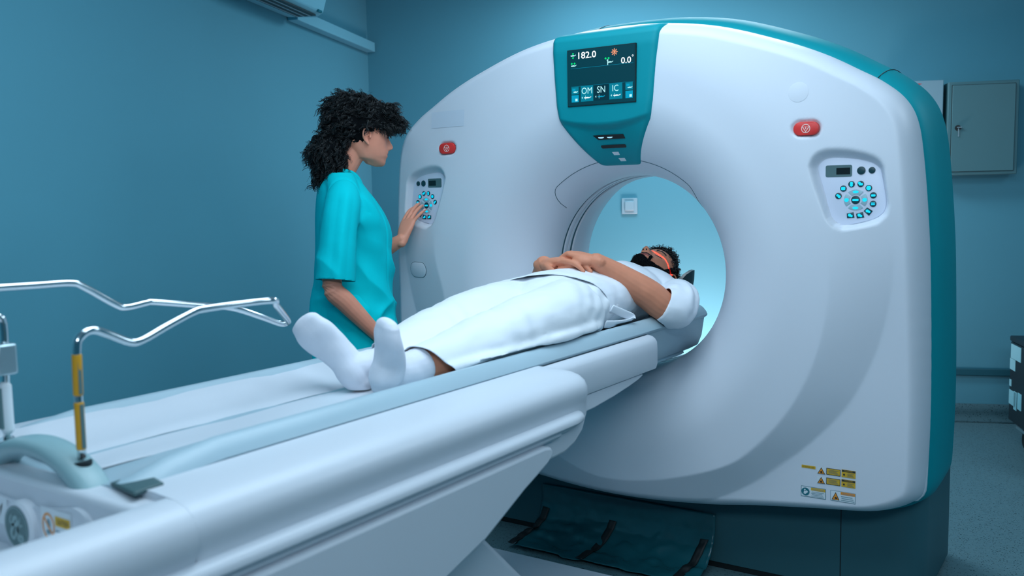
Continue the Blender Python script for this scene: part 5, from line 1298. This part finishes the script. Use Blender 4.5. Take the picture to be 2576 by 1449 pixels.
# loose cloth pooled along the near edge of the cradle
tube(g, [(0.150, -0.66, 0.955), (0.182, -0.76, 0.957), (0.195, -0.95, 0.958), (0.190, -1.10, 0.956), (0.17, -1.28, 0.948), (0.14, -1.38, 0.938)], [(0.040, 0.028), (0.040, 0.026), (0.034, 0.022), (0.030, 0.016), (0.034, 0.016), (0.036, 0.020)], n=14, up=UPZ, k=4)
me = remesh(g, 0.0055, 10)
v = mv(me)
msk = lambda v: np.clip((v[:,2]-0.915)/0.03, 0.1, 1)
noise_disp(me, 0.007, 9, (1.2, 0.7, 1), 1.5, msk); noise_disp(me, 0.003, 26, (1.0, 0.6, 1.2), 7.0, msk)
v, n_ = mv(me), mn(me)
fold = np.sin((v[:,1]*0.9+v[:,0]*1.3+v[:,2]*0.8)*42)*0.0028*np.exp(-((v[:,1]+0.72)/0.16)**2)*smoothstep(-0.02, 0.08, v[:,0])
fold += np.sin((v[:,1]-v[:,2]*1.6)*70)*0.0026*np.exp(-((v[:,1]+0.62)/0.14)**2)*smoothstep(0.06, 0.15, v[:,0])
kn = np.sin((v[:,1]*1.2+v[:,0]*0.4)*70)*0.0022*np.exp(-((v[:,1]+1.10)/0.06)**2)
setv(me, v+n_*(0.6*fold+kn)[:,None])
c = fcent(me); nn_ = np.array([p.normal[:] for p in me.polygons])
cut_plane(me, (0, -1.350, 0.90), (0, -1, -0.80))
trs = finish('trousers', me, 'linen', pt, smooth='all', solid=0.002)

# shirt with elbow sleeves
g = G()
tube(g, [(0, -0.075, 0.998), (0, -0.13, 1.002), (0, -0.21, 1.008), (0, -0.34, 1.012), (0, -0.47, 1.010), (0, -0.585, 1.006), (0, -0.66, 1.004), (0, -0.80, 1.000)], [(0.085, 0.066), (0.150, 0.098), (0.178, 0.110), (0.176, 0.108), (0.178, 0.108), (0.184, 0.108), (0.186, 0.107), (0.183, 0.1035)], n=34, up=UPZ, k=5, caps=False)
for sx_ in (1, -1):
    tube(g, [(sx_*0.10, -0.105, 1.000), (sx_*0.165, -0.100, 0.985), (sx_*0.220, -0.168, 0.986), (sx_*0.254, -0.245, 0.978), (sx_*0.258, -0.305, 0.972), (sx_*0.232, -0.345, 0.990)], [0.062, 0.066, 0.069, 0.071, 0.068, 0.060], n=22, k=5, caps=False)
    tube(g, [(sx_*0.03, -0.090, 1.030), (sx_*0.09, -0.090, 1.032), (sx_*0.150, -0.108, 1.000)], [0.054, 0.057, 0.060], n=18, k=3)
me = remesh(g, 0.0052, 6)
noise_disp(me, 0.006, 9, (1, 1, 1), 6.0); noise_disp(me, 0.0022, 30, (1, 1, 1), 2.0)
v, n_ = mv(me), mn(me)
arm = (np.abs(v[:,0]) > 0.18)
w_ = np.sin((v[:,1]*1.4-v[:,2]*1.2+v[:,0])*62)*0.0035*np.exp(-((v[:,1]+0.23)/0.07)**2)*arm
setv(me, v+n_*w_[:,None])
c = fcent(me); nn_ = np.array([p.normal[:] for p in me.polygons])
ad = nrm(V3(0.007, -0.057, -0.010)); 
for sx_ in (1, -1):
    cut_plane(me, V3(sx_*0.236, -0.338, 0.987), V3(-sx_*0.62, -0.62, 0.45), V3(sx_*0.226, -0.352, 0.995), 0.088, (V3(sx_*0.236, -0.338, 0.987), V3(-sx_*0.62, -0.62, 0.45)), lambda p: abs(p.x) > 0.187)
cut_plane(me, (0, -0.690, 0), (0.55, -1, 0))
c = fcent(me); nn_ = np.array([p.normal[:] for p in me.polygons])
drop_faces(me, (c[:,1] > -0.085) & (np.abs(c[:,0]) < 0.062) & (nn_[:,1] > 0.35))
sh_ = finish('shirt', me, 'shirt', pt, smooth='all', solid=0.0025)
# folded vent by the hip
g = G(); tube(g, [(0.186, -0.590, 1.000), (0.203, -0.545, 0.980), (0.214, -0.510, 0.964), (0.212, -0.530, 0.953), (0.204, -0.590, 0.953), (0.190, -0.640, 0.957)], [(0.0030, 0.0135)]*6, n=10, k=5, up=(0.5, 0.4, 0.8)); obj('vent_fold', g, 'shirt', pt, smooth='all')

# everything the patient wears rests on the trough and the cradle lips
def settle(me, eps=0.0075):
    v = mv(me); ax = np.abs(v[:,0])
    h = np.where(ax < 0.198, 0.893+0.046*(np.minimum(ax, 0.198)/0.198)**2.6, np.interp(ax, [0.198, 0.217, 0.228, 0.240, 0.246, 0.251, 0.2511], [0.945, 0.947, 0.940, 0.926, 0.917, 0.914, 0.0]))
    on = v[:,1] < 0.05
    v[:,2] = np.where(on, np.maximum(v[:,2], h+eps-0.004*(h < 0.5)), v[:,2]); setv(me, v)
for o in list(bpy.data.objects):
    if o.parent == pt and o.type == 'MESH' and o.name.split('.')[0] in ('body', 'trousers', 'shirt', 'sock', 'vent_fold'): settle(o.data, 0.0055 if o.name.startswith('body') else (0.0105 if o.name.startswith('shirt') else 0.0075))
# ------------------------------------------------------------------ light
def area(name, loc, target, sx, sy, power, color, spread=PI):
    l = bpy.data.lights.new(name, 'AREA'); l.shape = 'RECTANGLE'; l.size = sx; l.size_y = sy; l.energy = power; l.color = color; l.spread = spread
    o = bpy.data.objects.new(name, l); COL.objects.link(o)
    d = Vector(target)-Vector(loc); o.location = loc; o.rotation_euler = d.to_track_quat('-Z', 'Y').to_euler(); return o
COOL = (0.68, 0.855, 1.0)
area('ceiling_lamp_table', (0.30, -0.95, 2.68), (0.25, -0.95, 0), 1.3, 1.2, 23, COOL)
area('ceiling_lamp_front', (1.2, -1.5, 2.68), (0.7, -0.8, 0.6), 1.2, 1.2, 12, COOL)
area('wash_light_back', tuple(rm(2.0, 0.9, 2.68)), tuple(rm(2.0, 0.9, 0)), 1.6, 0.5, 42, COOL)  # unseen light added to brighten the back wall
area('wash_light_left', tuple(rm(1.0, 4.2, 2.68)), tuple(rm(0.6, 4.2, 0)), 0.8, 2.2, 24, COOL)  # unseen wash added to lift the left wall
area('fill_light_rear', tuple(rm(2.6, 6.6, 2.66)), tuple(rm(2.4, 3.0, 0.6)), 1.6, 0.8, 62, COOL)  # added fill from behind the camera for the scanner's lower front
area('lamp_behind_scanner', tuple(rm(2.05, 0.55, 0.14)), tuple(rm(2.05, 0, 0.80)), 1.1, 0.25, 31, (1.0, 0.71, 0.70))
area('fill_light_right', tuple(rm(4.5, 2.6, 2.66)), tuple(rm(3.6, 2.8, 0.9)), 0.7, 1.2, 24, COOL)  # added fill for the teal right side of the scanner
# alignment laser: a thin red sheet of light across the face
las = area('alignment_laser', (0.30, 0.084, 1.23), (0.0, 0.084, 1.075), 0.0030, 0.22, 0.20, (1.0, 0.006, 0.004), math.radians(0.5))
w = bpy.data.worlds.new('world'); scene.world = w; w.use_nodes = True
w.node_tree.nodes['Background'].inputs[0].default_value = (0.01, 0.03, 0.04, 1); w.node_tree.nodes['Background'].inputs[1].default_value = 0.3
